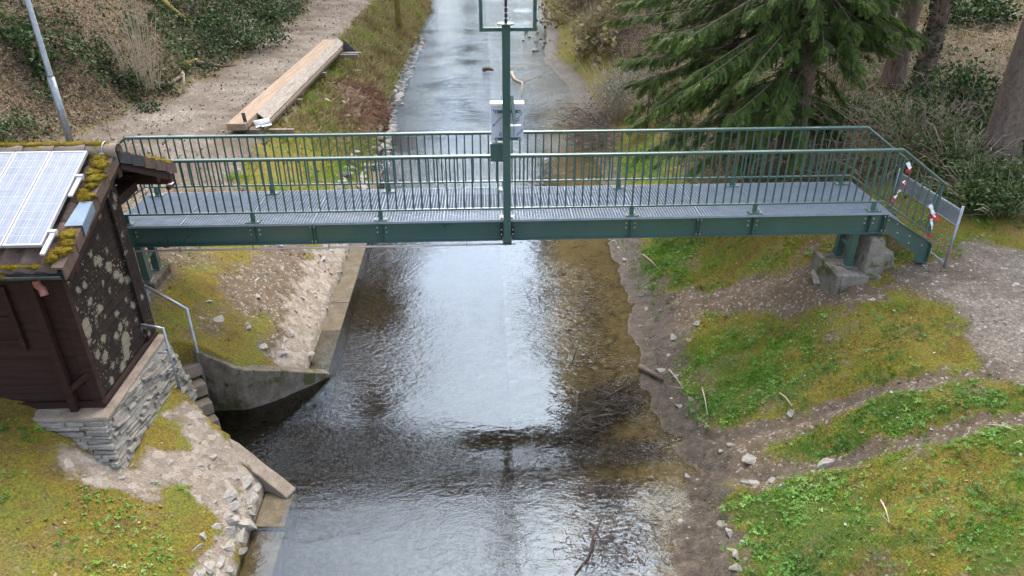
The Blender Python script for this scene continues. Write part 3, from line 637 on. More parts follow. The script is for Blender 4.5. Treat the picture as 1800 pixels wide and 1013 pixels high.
for i in range(nb):
    z0 = ZB+.03+i*.135; z1 = z0+.125
    def clip(z): return z
    y0 = YN+.015; y1 = YF-.02
    zc = roofz(y0)-.16
    if z0 > zc:
        y0 = RY-(RZ-.16-z0)*(RY-EY0)/(RZ-EZ0)
    if y1-y0 < .1 or z0 > roofz(YF)-.2: break
    hadd(MB().hexa([(XG-.029, y0, z0), (XG-.004, y0, z0), (XG-.004, y1, z0), (XG-.029, y1, z0), (XG-.029, y0, z1), (XG-.012, y0, z1), (XG-.012, y1, z1), (XG-.029, y1, z1)]), 'board', M['lichenwood'], gw)
nw = hadd(MB().box(XB, XG-.04, YN+.026, YN+.029, ZB, .95), 'eave_wall', M['darkwood'])
for i in range(15):
    z0 = ZB+.03+i*.131; z1 = z0+.121
    hadd(MB().hexa([(XB, YN, z0), (XG-.005, YN, z0), (XG-.005, YN+.025, z0), (XB, YN+.025, z0), (XB, YN+.020, z1), (XG-.005, YN+.020, z1), (XG-.005, YN+.025, z1), (XB, YN+.025, z1)]), 'board', M['darkwood'], nw)
# shutter in the eave wall
sh = hadd(MB().box(-6.9, -5.82, YN-.02, YN-.001, -.12, .62), 'shutter', M['darkwood'])
for z in (-.10, .22, .58): hadd(MB().box(-6.9, -5.82, YN-.04, YN-.021, z, z+.06), 'shutter_batten', M['darkwood'], sh)
hadd(MB().box(-5.86, -5.80, YN-.05, YN-.001, -.18, .68), 'shutter_frame', M['darkwood'], sh)
# corner posts
hadd(MB().box(XG-.10, XG+.03, YN-.03, YN+.06, ZB-.02, .93), 'corner_post', M['darkwood'], bevel=.006)
hadd(MB().box(-5.52, -5.43, YN-.12, YN-.035, ZB-.06, .88), 'corner_post', M['greywood'] if False else M['darkwood'], bevel=.006)
hadd(MB().box(XG-.02, XG+.035, YF-.24, YF+.02, ZB+.02, roofz(YF)-.17), 'corner_post', M['lichenwood'], bevel=.004)
hadd(MB().bar((-5.2, YN-.01, -.55), (-5.47, YN-.08, -.75), .05, .07), 'knee_brace', M['darkwood'])
# sills
hadd(MB().box(XG-.03, XG+.05, YN-.03, YF+.03, ZB-.045, ZB+.0), 'sill', M['darkwood'])
hadd(MB().box(XB, XG+.04, YN-.05, YN-.031, ZB-.045, ZB+.045), 'sill', M['darkwood'])
# roof
rf = hadd(MB().prism([(EY0+.05, EZ0-.02), (RY, RZ-.05), (EY1-.05, EZ1-.02), (EY1-.05, EZ1-.07), (RY, RZ-.11), (EY0+.05, EZ0-.07)], 0, XB-.3, XV-.06), 'roof', M['darkwood'])
def tilemesh():
    m = MB(); V = []; n = 9; L = .41
    for t in (0, 1):
        for j in range(n):
            a = j/(n-1); x = (a-.5)*.235; h = .022*math.sin(a*2*math.pi)+(.012 if t == 0 else 0)
            V.append((x, -L/2 if t == 0 else L/2, h))
    k = len(V); V += [(x, y, z-.018) for x, y, z in V]
    F = [(j, j+1, n+j+1, n+j) for j in range(n-1)]+[(k+j, k+n+j, k+n+j+1, k+j+1) for j in range(n-1)]+[(j, k+j, k+j+1, j+1) for j in range(n-1)]+[(0, n, k+n, k), (n-1, k+n-1, k+2*n-1, 2*n-1)]
    return m.add(V, F).mesh('roof_tile', True)
tmh = tilemesh(); tmh.materials.append(M['tile'])
a1 = math.atan2(RZ-EZ0, RY-EY0); L1 = math.hypot(RZ-EZ0, RY-EY0); a2 = math.atan2(RZ-EZ1, EY1-RY); L2 = math.hypot(RZ-EZ1, EY1-RY)
HO = np.array((-6.3, -2.5, -1.05))
for side in (0, 1):
    a, L = (a1, L1) if side == 0 else (a2, L2)
    for r in range(6):
        s = (r+.5)*L/6
        for c in range(13):
            x = XV-.19-c*.225
            y = RY-math.cos(a)*s if side == 0 else RY+math.cos(a)*s
            z = RZ-math.sin(a)*s+.02
            o = mkobj('roof_tile', tmh, None, rf); o.location = Vector(np.array((x, y, z))-HO)
            o.rotation_euler = (a+R_(2.0), 0, random.uniform(-.02, .02)) if side == 0 else (a+R_(2.0), 0, math.pi+random.uniform(-.02, .02))
# verge tiles (L shaped) along both gable edges
for side in (0, 1):
    a, L = (a1, L1) if side == 0 else (a2, L2)
    n = 5
    for r in range(n):
        s0, s1 = r*L/n+.02, (r+1)*L/n+.035
        def P(s, up, x):
            y = RY-math.cos(a)*s-math.sin(a)*up*0 if side == 0 else RY+math.cos(a)*s
            return (x, y, RZ-math.sin(a)*s+up)
        lift = .02; mt = M['tile'] if side == 0 or r >= 2 else M['tiledark']
        v = MB(); v.hexa([P(s0, .02, XV-.13), P(s0, .02, XV), P(s1, .02+lift, XV), P(s1, .02+lift, XV-.13), P(s0, .045, XV-.13), P(s0, .045, XV), P(s1, .045+lift, XV), P(s1, .045+lift, XV-.13)])
        v.hexa([P(s0, -.11, XV-.022), P(s0, -.11, XV+.001), P(s1, -.11+lift, XV+.001), P(s1, -.11+lift, XV-.022), P(s0, .0195, XV-.022), P(s0, .0195, XV+.001), P(s1, .0195+lift, XV+.001), P(s1, .0195+lift, XV-.022)])
        hadd(v, 'verge_tile', mt, rf)
# a zinc sheet patch on the verge
s0, s1 = .95, 1.32
y0, y1 = RY-math.cos(a1)*s0, RY-math.cos(a1)*s1; z0, z1 = RZ-math.sin(a1)*s0+.085, RZ-math.sin(a1)*s1+.075
hadd(MB().hexa([(XV-.19, y1, z1-.004), (XV+.012, y1, z1), (XV+.012, y0, z0), (XV-.13, y0, z0), (XV-.19, y1, z1), (XV+.012, y1, z1+.004), (XV+.012, y0, z0+.004), (XV-.13, y0, z0+.004)]), 'zinc_patch', M['sheet'], rf)
hadd(MB().hexa([(XV+.0125, y1, z1-.13), (XV+.016, y1, z1-.13), (XV+.016, y0, z0-.12), (XV+.0125, y0, z0-.12), (XV+.0125, y1, z1), (XV+.016, y1, z1), (XV+.016, y0, z0), (XV+.0125, y0, z0)]), 'zinc_patch', M['sheet'], rf)
# ridge tiles
def ridgemesh(r0, r1, L):
    m = MB(); V = []; n = 11
    for t, r in ((0, r0), (1, r1)):
        for rr in (r, r-.016):
            for j in range(n):
                a = R_(-35)+math.pi*(1+70/180)*j/(n-1); V.append((t*-L, rr*math.cos(a), rr*math.sin(a)*.95))
    F = []
    for j in range(n-1):
        F += [(j, j+1, 2*n+j+1, 2*n+j), (n+j, 3*n+j, 3*n+j+1, n+j+1), (j, n+j, n+j+1, j+1), (2*n+j, 2*n+j+1, 3*n+j+1, 3*n+j)]
    F += [(0, 2*n, 3*n, n), (n-1, 2*n-1, 4*n-1, 3*n-1)]
    return m.add(V, F).mesh('ridge_tile', True)
rm = ridgemesh(.115, .098, .40); rm.materials.append(M['ridge'])
for k in range(8): mkobj('ridge_tile', rm, None, rf).location = Vector(np.array((XV+.03-k*.375, RY, RZ+.035))-HO)
for x in (XV-.12,):
    V = [(x, RY+.128*math.cos(a), RZ+.04+.122*math.sin(a)) for a in np.linspace(R_(-20), R_(200), 12)]
    hadd(MB().tube(V, .007, 5), 'ridge_clip', M['galv'], rf)
hadd(MB().box(XV-.145, XV-.10, RY-.15, RY-.11, RZ-.06, RZ+.06), 'ridge_clip', M['galv'], rf)
# purlins and rafters under the gable overhang
for (y, dz, x1) in ((RY, .17, XV-.03), (-3.2, .16, XV-.05), (-.75, .15, XV-.03), (-.35, .13, XV-.02)):
    z = roofz(y)-dz; hadd(MB().box(XB, x1, y-.05, y+.05, z-.13, z), 'purlin', M['darkwood'] if y != -.35 else M['redwood'])
hadd(MB().bar((XV-.05, RY+.06, roofz(RY)-.16), (XV-.05, EY1-.08, EZ1-.13), .05, .10), 'barge_rafter', M['darkwood'])
hadd(MB().bar((XV-.05, RY-.06, roofz(RY)-.16), (XV-.05, EY0+.06, EZ0-.13), .05, .10), 'barge_rafter', M['darkwood'])
hadd(MB().bar((XG-.1, -1.55, .99), (XG-.1, -.98, 1.0), .2, .12), 'porch_beam', M['darkwood'])
hadd(MB().box(XV-.07, XV-.02, -.5, -.28, .74, .80), 'bracket', M['redwood'])
hadd(MB().box(XV-.06, XV+.0, -.46, -.36, .801, .812), 'bracket', M['capwhite'])
# porch post at the far side keeps the far eave up
hadd(MB().box(-7.6, -7.5, -.5, -.4, -1.0, .8), 'porch_post', M['darkwood'])
# gutter and outlet
gt = MB(); V = []; n = 9
for x in (XB-.2, XV-.03):
    for rr in (.065, .058):
        for j in range(n): a = math.pi+math.pi*j/(n-1); V.append((x, EY0-.02+rr*math.cos(a), EZ0-.03+rr*math.sin(a)))
F = []
for j in range(n-1): F += [(j, j+1, 2*n+j+1, 2*n+j), (n+j, 3*n+j, 3*n+j+1, n+j+1), (j, n+j, n+j+1, j+1), (2*n+j, 2*n+j+1, 3*n+j+1, 3*n+j)]
F += [(0, 2*n, 3*n, n), (n-1, 2*n-1, 4*n-1, 3*n-1)]
gto = hadd(gt.add(V, F), 'gutter', M['gutter'], smooth=True)
x = XV-.34
hadd(MB().tube([(x, EY0-.02, EZ0-.10), (x, EY0-.02, EZ0-.17), (x+.02, EY0+.0, EZ0-.22), (x+.045, EY0-.03, EZ0-.29)], .042, 12, cap=False), 'gutter_outlet', M['copper'], gto, smooth=True)
# stone base
TB = -1.055
b0 = [(-7.9, -3.50), (-5.03, -3.50), (-5.03, -1.60), (-7.9, -1.60)]; b1 = [(-8.0, -3.82), (-4.80, -3.95), (-4.84, -1.50), (-8.0, -1.5)]; ZBT = -2.25
base = hadd(MB().hexa([(x, y, ZBT) for x, y in b1]+[(x, y, TB-.04) for x, y in b0]), 'stone_base', M['mortar'])
hadd(MB().hexa([(-7.9, -3.52, TB-.0399), (-5.01, -3.52, TB-.0399), (-5.01, -1.58, TB-.0399), (-7.9, -1.58, TB-.0399), (-7.9, -3.50, TB), (-5.02, -3.50, TB), (-5.02, -1.6, TB), (-7.9, -1.6, TB)]), 'concrete_ledge', M['concrete_sand'], base, bevel=.012)
def face_stones(A0, A1, B0, B1, nc, lmin, lmax, out, slant=0):
    """courses between top edge A0-A1 and bottom edge B0-B1"""
    A0, A1, B0, B1 = map(np.array, (A0, A1, B0, B1)); t = 0
    edges = [0]
    while edges[-1] < 1: edges.append(edges[-1]+random.uniform(.55, 1.5)/nc)
    edges[-1] = 1
    for t0, t1 in zip(edges[:-1], edges[1:]):
        s = random.uniform(-.1, 0); Lr = np.linalg.norm(A1-A0)
        while s < 1:
            ds = random.uniform(lmin, lmax)/Lr; s0, s1 = max(s, 0), min(s+ds, 1); s += ds
            if s1-s0 < .03: continue
            g = .006/Lr; j = lambda: random.uniform(-.008, .008)
            def P(ss, tt): tt = min(1, max(0, tt+slant*(ss-.5))); a = A0+(A1-A0)*ss; b = B0+(B1-B0)*ss; return a+(b-a)*tt
            d = random.choice((random.uniform(.0, .03), random.uniform(.02, .07))); o = np.array(out, float); e = .05/nc
            q = [P(s0+g, t1-e), P(s1-g, t1-e+j()), P(s1-g, t0+e+j()), P(s0+g, t0+e)]
            fr_ = [p+o*(d+random.uniform(-.012, .012)) for p in q]; bk = [p-o*.02 for p in q]
            hadd(MB().hexa(bk+fr_), 'stone', M['slate'], base, bevel=.004)
face_stones((-5.03, -3.5, TB-.04), (-5.03, -1.62, TB-.04), (-4.84, -3.9, -2.1), (-4.87, -1.53, -2.1), 26, .08, .36, (1, -.05, .15), .30)
face_stones((-7.0, -3.5, TB-.04), (-5.03, -3.5, TB-.04), (-7.0, -3.70, -1.75), (-4.86, -3.80, -1.75), 17, .12, .42, (0, -1, .15), .05)
# moss cushions on the roof
def blob(n, c, sx, sy, sz, seed, rough=.25):
    b = bmesh.new(); bmesh.ops.create_icosphere(b, subdivisions=3, radius=1); m = MB()
    V = np.array([v.co[:] for v in b.verts]); F = [tuple(v.index for v in f.verts) for f in b.faces]; b.free()
    k = fbm(V[:, 0]*3+seed*7.3, V[:, 1]*3+V[:, 2]*2.1+seed, seed, 4)-.5; k2 = fbm(V[:, 0]*11+seed, V[:, 1]*11+V[:, 2]*9, seed+3, 2)-.5
    V = V*(1+rough*2*k[:, None]+.22*k2[:, None])*np.array([sx, sy, sz]); m.add(V+np.array(c), F); return m
mo = 0
for (s, dx, sx, sy) in ((.14, -.13, .09, .10), (.25, -.12, .10, .11), (.38, -.11, .10, .11), (.50, -.10, .09, .11), (.62, -.10, .08, .08), (.84, -.12, .09, .08), (.76, -.15, .07, .06), (1.44, -.11, .09, .10), (1.55, -.10, .08, .11), (1.68, -.11, .09, .10), (1.78, -.13, .07, .08)):
    mo += 1; y = RY-math.cos(a1)*s; z = RZ-math.sin(a1)*s+.055
    hadd(blob(0, (XV+dx+random.uniform(-.03, .03), y, z), sx*random.uniform(.8, 1.2), sy*random.uniform(.9, 1.35), .045*random.uniform(.7, 1.3), mo, .4), 'moss_cushion', M['mossy'], rf, smooth=True)
    mo += 1; hadd(blob(0, (XV+dx+random.uniform(-.07, .07), y+random.uniform(-.08, .08), z-.005), sx*.55, sy*.6, .035, mo, .45), 'moss_cushion', M['mossy'], rf, smooth=True)
for k in range(9):
    mo += 1; x = XV-.2-k*.27+random.uniform(-.05, .05)
    hadd(blob(0, (x, RY+.02, RZ+.135), .16, .06, .025, mo), 'moss_cushion', M['mossy'], rf, smooth=True)
for k in range(4):
    mo += 1; s = L2*(.62+.11*k); hadd(blob(0, (XV-.07, RY+math.cos(a2)*s, RZ-math.sin(a2)*s+.06), .07, .08, .03, mo), 'moss_cushion', M['mossy'], rf, smooth=True)
for k in range(10):
    mo += 1; hadd(blob(0, (XV-.3-k*.2, EY0+.03, EZ0+.03), .11, .04, .03, mo), 'moss_cushion', M['mossy'], rf, smooth=True)
for (x, y, z) in ((XV-.2, -3.4, .98), (-5.6, EY0-.05, .93)):
    mo += 1; hadd(blob(0, (x, y, z), .03, .02, .03, mo), 'moss_cushion', M['mossy'], rf, smooth=True)
mt_ = []
for o in list(rf.children):
    if o.name.startswith('moss_cushion'):
        vv = np.array([v.co[:] for v in o.data.vertices]); vv = vv[np.tile(rng.uniform(0, 1, len(vv)) < .5, 1)]; vv = np.repeat(vv, 3, 0)+rng.normal(0, .012, (len(np.repeat(vv, 3, 0)), 3)); mt_.append(vv)
mt_ = np.concatenate(mt_); MOSS_ROOF = mt_
# solar panels
PW, PL = .42, 1.55
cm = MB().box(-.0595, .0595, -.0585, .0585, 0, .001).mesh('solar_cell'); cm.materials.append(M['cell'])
bb = MB().box(-.0012, .0012, -.7, .7, 0, .0006).mesh('busbar'); bb.materials.append(M['back'])
plab = ['solar panel closest to the roof verge with clamp on its edge', 'solar panel between two others on the hut roof', 'solar panel on the hut roof farthest from the gable']
for i in range(4):
    if i == 3: plab.append('solar panel at the closed end of the hut roof')
    cx = XV-.28-PW/2-i*(PW+.012); s = .12+PL/2; cy = RY-math.cos(a1)*s-.03; cz = RZ-math.sin(a1)*s+.135
    p = thing('solar_panel', plab[i]+', cells coloured pale for sky reflection and milky glass', 'solar panel', (cx, cy, cz)); p.rotation_euler = (a1, 0, 0); p['group'] = 'solar panels on the hut roof'
    MB().box(-PW/2+.02, PW/2-.02, -PL/2+.02, PL/2-.02, -.004, .004).build('backing_sheet', M['back'], p)
    for a in ((-PW/2, -PW/2+.0195, -PL/2, PL/2), (PW/2-.0195, PW/2, -PL/2, PL/2), (-PW/2+.02, PW/2-.02, -PL/2, -PL/2+.0195), (-PW/2+.02, PW/2-.02, PL/2-.0195, PL/2)):
        MB().box(*a, -.03, .011).build('frame_bar', M['alu'], p)
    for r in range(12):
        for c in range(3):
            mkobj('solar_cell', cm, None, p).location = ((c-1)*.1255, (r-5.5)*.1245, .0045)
    for c in range(3):
        for d in (-.03, .03): mkobj('busbar', bb, None, p).location = ((c-1)*.1255+d, 0, .0056)
ry = lambda s: (RY-math.cos(a1)*s-.03, RZ-math.sin(a1)*s)
mr = thing('mounting_rail', 'perforated metal rail under the lower edge of the solar panels', 'rail')
for s in (.55, 1.45):
    y, z = ry(s)
    r_ = MB().bar((XV-.34, y+.13, z+.135), (XV-.20, y-.16, z+.02), .05, .02) if False else MB().box(XV-2.05, XV-.20, y-.02, y+.02, z+.075, z+.10); r_.build('cross_rail', M['alu'], mr)
    MB().box(XV-.285, XV-.20, y-.03, y+.03, z+.101, z+.14).build('end_clamp', M['alu'], mr)
    MB().hexa([(XV-.25, y-.33, z-.01), (XV-.20, y-.33, z-.01), (XV-.20, y-.025, z+.10), (XV-.25, y-.025, z+.10), (XV-.25, y-.33, z+.01), (XV-.20, y-.33, z+.01), (XV-.20, y-.025, z+.125), (XV-.25, y-.025, z+.125)]).build('slotted_strip', M['alu'], mr)
# ------------------------------------------------------------------ inlet walls, steps, hand rails
def ribbon_wall(name, label, cat, line, mat, thick=.22, zb=-3.4, sub=6, rough=.02, side=1):
    """line: (x,y,ztop) points; wall of the given thickness to its left side (side=+1)"""
    P = []
    for a, b in zip(line[:-1], line[1:]):
        for k in range(sub): t = k/sub; P.append([a[i]+(b[i]-a[i])*t for i in range(3)])
    P.append(list(line[-1])); P = np.array(P, float)
    if len(P) > 4:
        for _ in range(2): P[1:-1] = (P[:-2]+2*P[1:-1]+P[2:])/4
    n = len(P); T = np.gradient(P[:, :2], axis=0); T /= np.linalg.norm(T, axis=1)[:, None]; N = np.stack([-T[:, 1], T[:, 0]], 1)*side
    V = []; F = []; rows = 5
    for i in range(n):
        q = fbm(np.array([i*.7]), np.array([3.1]), 5)[0]-.5
        for r in range(rows):
            z = zb+(P[i, 2]-zb)*r/(rows-1); off = (vn(np.array([i*.9]), np.array([r*1.7]), 9)[0]-.5)*rough*2
            V.append((*(P[i, :2]-N[i]*off), z))
        V.append((*(P[i, :2]+N[i]*thick), P[i, 2]+q*.03)); V.append((*(P[i, :2]+N[i]*thick), zb))
    m = rows+2
    for i in range(n-1):
        for r in range(m-1): F.append((i*m+r, (i+1)*m+r, (i+1)*m+r+1, i*m+r+1))
        F.append((i*m+m-1, (i+1)*m+m-1, (i+1)*m, i*m))
    F += [tuple(range(m)), tuple((n-1)*m+r for r in range(m))]
    o = MB().add(V, F).build(name, mat); tag(o, label, cat); b = o.modifiers.new('b', 'BEVEL'); b.width = .015; b.segments = 2; b.limit_method = 'ANGLE'; b.angle_limit = R_(40)
    return o
ribbon_wall('inlet_wall', 'low curved mossy concrete wall holding the bank beside the inlet', 'wall',
            [(-5.45, -.72, -1.48), (-4.95, -1.04, -1.72), (-4.30, -1.06, -2.1), (-3.8, -.76, -2.34), (-3.12, -.17, -2.84)], M['wetconcrete'], .20, side=1)
ribbon_wall('wing_wall', 'pale concrete wing wall sloping from the stone base down to the water', 'wall',
            [(-4.95, -1.95, -1.80), (-4.55, -2.22, -2.02), (-3.85, -2.55, -2.44), (-3.12, -2.92, -2.86)], M['concrete_sand'], .20, side=-1)
stp = thing('inlet_steps', 'weathered stone steps leading down into the inlet beside the hut', 'steps')
for k, (x, y, z) in enumerate(((-5.12, -1.12, -1.95), (-5.02, -1.30, -2.2), (-4.92, -1.46, -2.45), (-4.82, -1.6, -2.68))):
    o = MB().box(-.30, .22, -.10, .10, -.22, 0).build('step', M['concrete_sand'], stp, bevel=.02); o.location = (x, y, z); o.rotation_euler = (0, 0, R_(38))
hr1 = thing('hand_rail', 'galvanised pipe handrail above the inlet wall running down to the water', 'handrail')
MB().tube([(-5.73, -.43, -.88), (-4.90, -1.02, -.98)], .024, 8).build('rail_pipe', M['galv'], hr1, True)
MB().tube([(-4.90, -1.02, -.965), (-4.905, -1.02, -3.0)], .024, 8).build('rail_post', M['galv'], hr1, True)
MB().tube([(-5.73, -.43, -.88), (-5.73, -.43, -1.5)], .024, 8).build('rail_post', M['galv'], hr1, True)
for z in (-2.05, -2.75): MB().tube([(-4.905, -1.02, z), (-5.12, -1.06, z+.005)], .016, 6).build('rung', M['galv'], hr1, True)
hr2 = thing('hand_rail', 'galvanised pipe handrail fixed to the hut corner above the stone base', 'handrail')
ra = pz(230, 569, -.72); rb = np.array([-4.83, -2.0, -.72])
MB().tube([tuple(rb+[0, 0, .02]), (-4.82, -2.02, -1.95)], .018, 8).build('rail_post', M['galv'], hr2, True)
MB().tube([tuple(ra), tuple(ra*.25+rb*.75+[0, .0, .01]), tuple(rb)], .02, 8).build('rail_pipe', M['galv'], hr2, True)
for z in (-1.1, -1.4, -1.7): MB().tube([(-4.825, -2.01, z), (-4.98, -2.03, z)], .012, 6).build('wall_tie', M['galv'], hr2, True)
# kerb strips along the left water edge
kb = thing('concrete_kerb', 'sandy concrete kerb strip along the foot of the stone bank', 'kerb')
for i, (y0, y1) in enumerate(((-.14, 2.4), (2.41, 5.0), (5.01, 7.6), (7.61, 10.2))):
    za = np.interp(y0, [-.2, 1.2, 3, 10], [-2.925, -2.91, -2.87, -2.83]); zb_ = np.interp(y1, [-.2, 1.2, 3, 10], [-2.925, -2.91, -2.87, -2.83])
    x0a, x0b = np.interp(y0, XL_Y, XL_X), np.interp(y1, XL_Y, XL_X)
    MB().hexa([(x0a-.42, y0, -3.4), (x0a, y0, -3.4), (x0b, y1, -3.4), (x0b-.42, y1, -3.4), (x0a-.42, y0, za), (x0a-.04, y0, za), (x0b-.04, y1, zb_), (x0b-.42, y1, zb_)]).build('kerb_block', M['kerb'], kb, bevel=.012)
kb2 = thing('concrete_kerb', 'brown concrete kerb slabs at the toe of the wing wall', 'kerb')
for i, (y0, y1, z) in enumerate(((-3.6, -2.98, -2.875), (-6.2, -3.61, -2.94))):
    MB().hexa([(-3.55, y0, -3.4), (-3.10, y0, -3.4), (-3.10, y1, -3.4), (-3.55, y1, -3.4), (-3.53, y0, z), (-3.13, y0, z-.03), (-3.13, y1, z-.03), (-3.53, y1, z)]).build('kerb_block', M['kerb'], kb2, bevel=.012)
# ------------------------------------------------------------------ stones
def rockmesh(seed, sub=2):
    b = bmesh.new(); bmesh.ops.create_icosphere(b, subdivisions=sub, radius=1); rr = random.Random(seed)
    for _ in range(11):
        d = Vector((rr.gauss(0, 1), rr.gauss(0, 1), rr.gauss(0, 1))).normalized(); lim = rr.uniform(.3, .68)
        for v in b.verts:
            t = v.co.dot(d)
            if t > lim: v.co -= d*(t-lim)
    for v in b.verts: v.co *= 1+rr.uniform(-.05, .05)
    m = bpy.data.meshes.new('stone'); b.to_mesh(m); b.free(); m.materials.append(M['stone']); return m
ROCKS = [rockmesh(s) for s in range(12)]
def stone(parent, x, y, z, sx, sy, sz, rz=None, tilt=.25, name='stone'):
    o = mkobj(name, random.choice(ROCKS), None, parent); o.location = (x, y, z); o.scale = (sx, sy, sz)
    o.rotation_euler = (random.uniform(-tilt, tilt), random.uniform(-tilt, tilt), random.uniform(0, 6.28) if rz is None else rz); return o
def revet(label, y0, y1, step, wid, rows, big):
    rv = thing('stone_revetment', label, 'revetment'); y = y0
    while y < y1:
        for r in range(rows):
            yy = y+random.uniform(-.3, .3)*step; d = .5+r*wid/rows+random.uniform(-.06, .06)+(.0 if y > 10 else 0)
            if y > 10.5: d -= .5
            x = np.interp(yy, XL_Y, XL_X)-d; s = random.uniform(.6, 1.15)*big
            stone(rv, x, yy, max(Hs(x, yy), -2.94)-(.06 if big < .2 else -.0), s*1.15, s*random.uniform(.7, 1.1), s*random.uniform(.38, .6))
        y += step
    return rv
revet('band of fitted grey stones lining the left bank beside the kerb under the bridge', -.1, 6.3, .17, .5, 3, .12)
revet('tumbled pale stones along the grassy left bank upstream of the bridge', 6.4, 32, .34, .75, 2, .24)
revet('rounded pale stones edging the mossy bank below the hut', -5.8, -3.0, .21, .40, 3, .19)
# embedded stones of the left bank
pv = thing('stone_pitching', 'half buried stones in the bare soil of the left bank under the bridge', 'stone pitching')
for k in range(26):
    x = random.uniform(-5.3, -3.8); y = random.uniform(-.5, 3.6)
    if poly_sd(INLET, np.array([x]), np.array([y]))[0] > -.22: continue
    s = random.uniform(.07, .22); stone(pv, x, y, Hs(x, y)-.03, s, s*.7, s*.28, tilt=.25)
mz = thing('stone_apron', 'stones set in mortar on the slope beside the wing wall', 'stone apron')
for k in range(60):
    x = random.uniform(-5.2, -3.4); y = random.uniform(-5.2, -2.3)
    if poly_sd(Z_MORT, np.array([x]), np.array([y]))[0] < .02 or poly_sd(INLET, np.array([x]), np.array([y]))[0] > -.3: continue
    s = random.uniform(.05, .15); stone(mz, x, y, Hs(x, y)-.035, s, s*.75, s*.4, tilt=.2)
lst = [((1325, 845), .16), ((1320, 816), .17), ((1455, 813), .17), ((1195, 715), .11), ((1290, 975), .13), ((1285, 935), .10), ((1215, 700), .09), ((1165, 652), .15), ((1225, 569), .13), ((1185, 594), .11),
       ((1135, 548), .08), ((1100, 458), .12), ((1088, 438), .09), ((1310, 950), .10), ((1360, 846), .09), ((1285, 782), .09), ((1390, 730), .10), ((1210, 838), .08), ((1270, 920), .11), ((1292, 1000), .10), ((1190, 660), .10), ((1130, 520), .08), ((1175, 625), .07), ((1080, 425), .1), ((1125, 575), .06), ((1265, 795), .06), ((1375, 860), .08), ((1150, 505), .06)]
for (u, v), s in lst:
    p = pg(u, v); o = stone(None, p[0], p[1], Hs(p[0], p[1])+.0, s*1.35, s*.9, s*.42)
    L_ = ('pale flat stone lying in the muddy wheel tracks of the right bank', 'stones in the wheel tracks') if u > 1205 and 725 < v < 870 else (('pale stone between the bare mud and the lush foreground grass', 'stones edging the foreground grass') if v > 870 else ('pale stone along the mud edge of the bank below the footbridge', 'stones along the upper mud edge'))
    tag(o, L_[0], 'stone', L_[1])
p = pg(1440, 492); o = stone(None, p[0], p[1], Hs(p[0], p[1])+.04, .30, .2, .13, rz=.1, tilt=.05); tag(o, 'large flat mossy grey boulder against the concrete footing', 'stone')
for (u, v), s in (((930, 66), .18), ((942, 75), .26), ((958, 76), .28), ((940, 90), .3), ((950, 70), .2), ((968, 74), .3), ((925, 57), .2), ((955, 83), .22), ((975, 100), .2), ((920, 72), .16), ((945, 58), .16), ((982, 112), .22), ((990, 122), .25)):
    p = pz(u, v, WZ); o = stone(None, p[0], p[1], WZ+.03, s, s*.7, s*.5); tag(o, 'pale stone on the gravel bar far upstream', 'stone', 'stones of the upstream gravel bar')
for (u, v), s in (((1045, 215), .28), ((1050, 225), .2), ((1038, 206), .2)):
    p = pz(u, v, WZ+.1); o = stone(None, p[0], p[1], WZ+.15, s, s*.8, s*.7); tag(o, 'grey rock at the water edge beside the twig heap upstream', 'stone', 'rocks beside the twig heap')
# ------------------------------------------------------------------ timber on the path
A0 = np.array(pg(432, 236)[:2]); A1 = np.array(pg(588, 100)[:2]); dv = A1-A0; LT = np.linalg.norm(dv); rzt = -math.atan2(dv[0], dv[1]); gt0 = (Hs(*A0)+Hs(*A1))/2
def timber(name, label, cat, x0, x1, z0, z1, y0, y1, mat, bevel=.008, curl=None):
    o = MB().box(x0, x1, y0, y1, z0, z1).build(name, mat, None, bevel=bevel); o.location = (A0[0], A0[1], gt0); o.rotation_euler = (0, 0, rzt); return tag(o, label, cat)
for i, y in enumerate((.7, LT*.34, LT*.66, LT-.7)):
    timber('timber_sleeper', 'timber sleeper carrying the stacked beams beside the path', 'sleeper', -.45, 1.05 if i in (0, 3) else .5, -.05, .08, y-.07, y+.07, M['greywood'])['group'] = 'sleepers under the beam stack'
timber('timber_beam', 'dark lower timber beam in the stack beside the path', 'beam', -.36, .02, .085, .32, .15, LT-.1, M['greywood'])
timber('timber_beam', 'dark narrow timber beam on the grass side of the stack', 'beam', .05, .38, .085, .30, -.1, LT+.1, M['stick'])
timber('timber_beam', 'wide orange brown timber beam on top of the stack beside the path', 'beam', -.36, .12, .325, .50, -.25, LT, M['beamtop'], .012)
fl = thing('cover_board', 'long weathered pale cover board along the edge of the orange beam', 'board', (A0[0], A0[1], gt0), rzt)
yy = .75; k = 0
while yy < LT+.2:
    d = random.uniform(1.5, 2.6); y1_ = min(yy+d, LT+.25)
    MB().hexa([(.11, yy, .48), (.36, yy, .27), (.365, y1_, .28), (.12, y1_, .49), (.12, yy, .515), (.38, yy, .295), (.38, y1_, .305), (.12, y1_, .525)]).build('board_length', M['paleboard'], fl, bevel=.004); yy = y1_+.006
for z in (.18, .23): timber('timber_lath', 'thin timber lath along the side of the beam stack', 'lath', .381, .395, z, z+.02, .3, LT-.3, M['stickpale'], 0)['group'] = 'laths on the beam stack'
ug = thing('plastic_roll', 'white plastic roll lying at the near end of the timber stack', 'plastic roll', (A0[0]+.35, A0[1]+.35, gt0+.36), rzt+.5)
MB().tube([(-.2, 0, 0), (.2, 0, .02)], .07, 12).build('roll', M['capwhite'], ug, True)
MB().hexa([(-.2, -.25, -.06), (.2, -.22, -.05), (.22, -.02, -.06), (-.18, -.04, -.06), (-.2, -.25, -.05), (.2, -.22, -.04), (.22, -.02, -.05), (-.18, -.04, -.05)]).build('loose_end', M['capwhite'], ug)
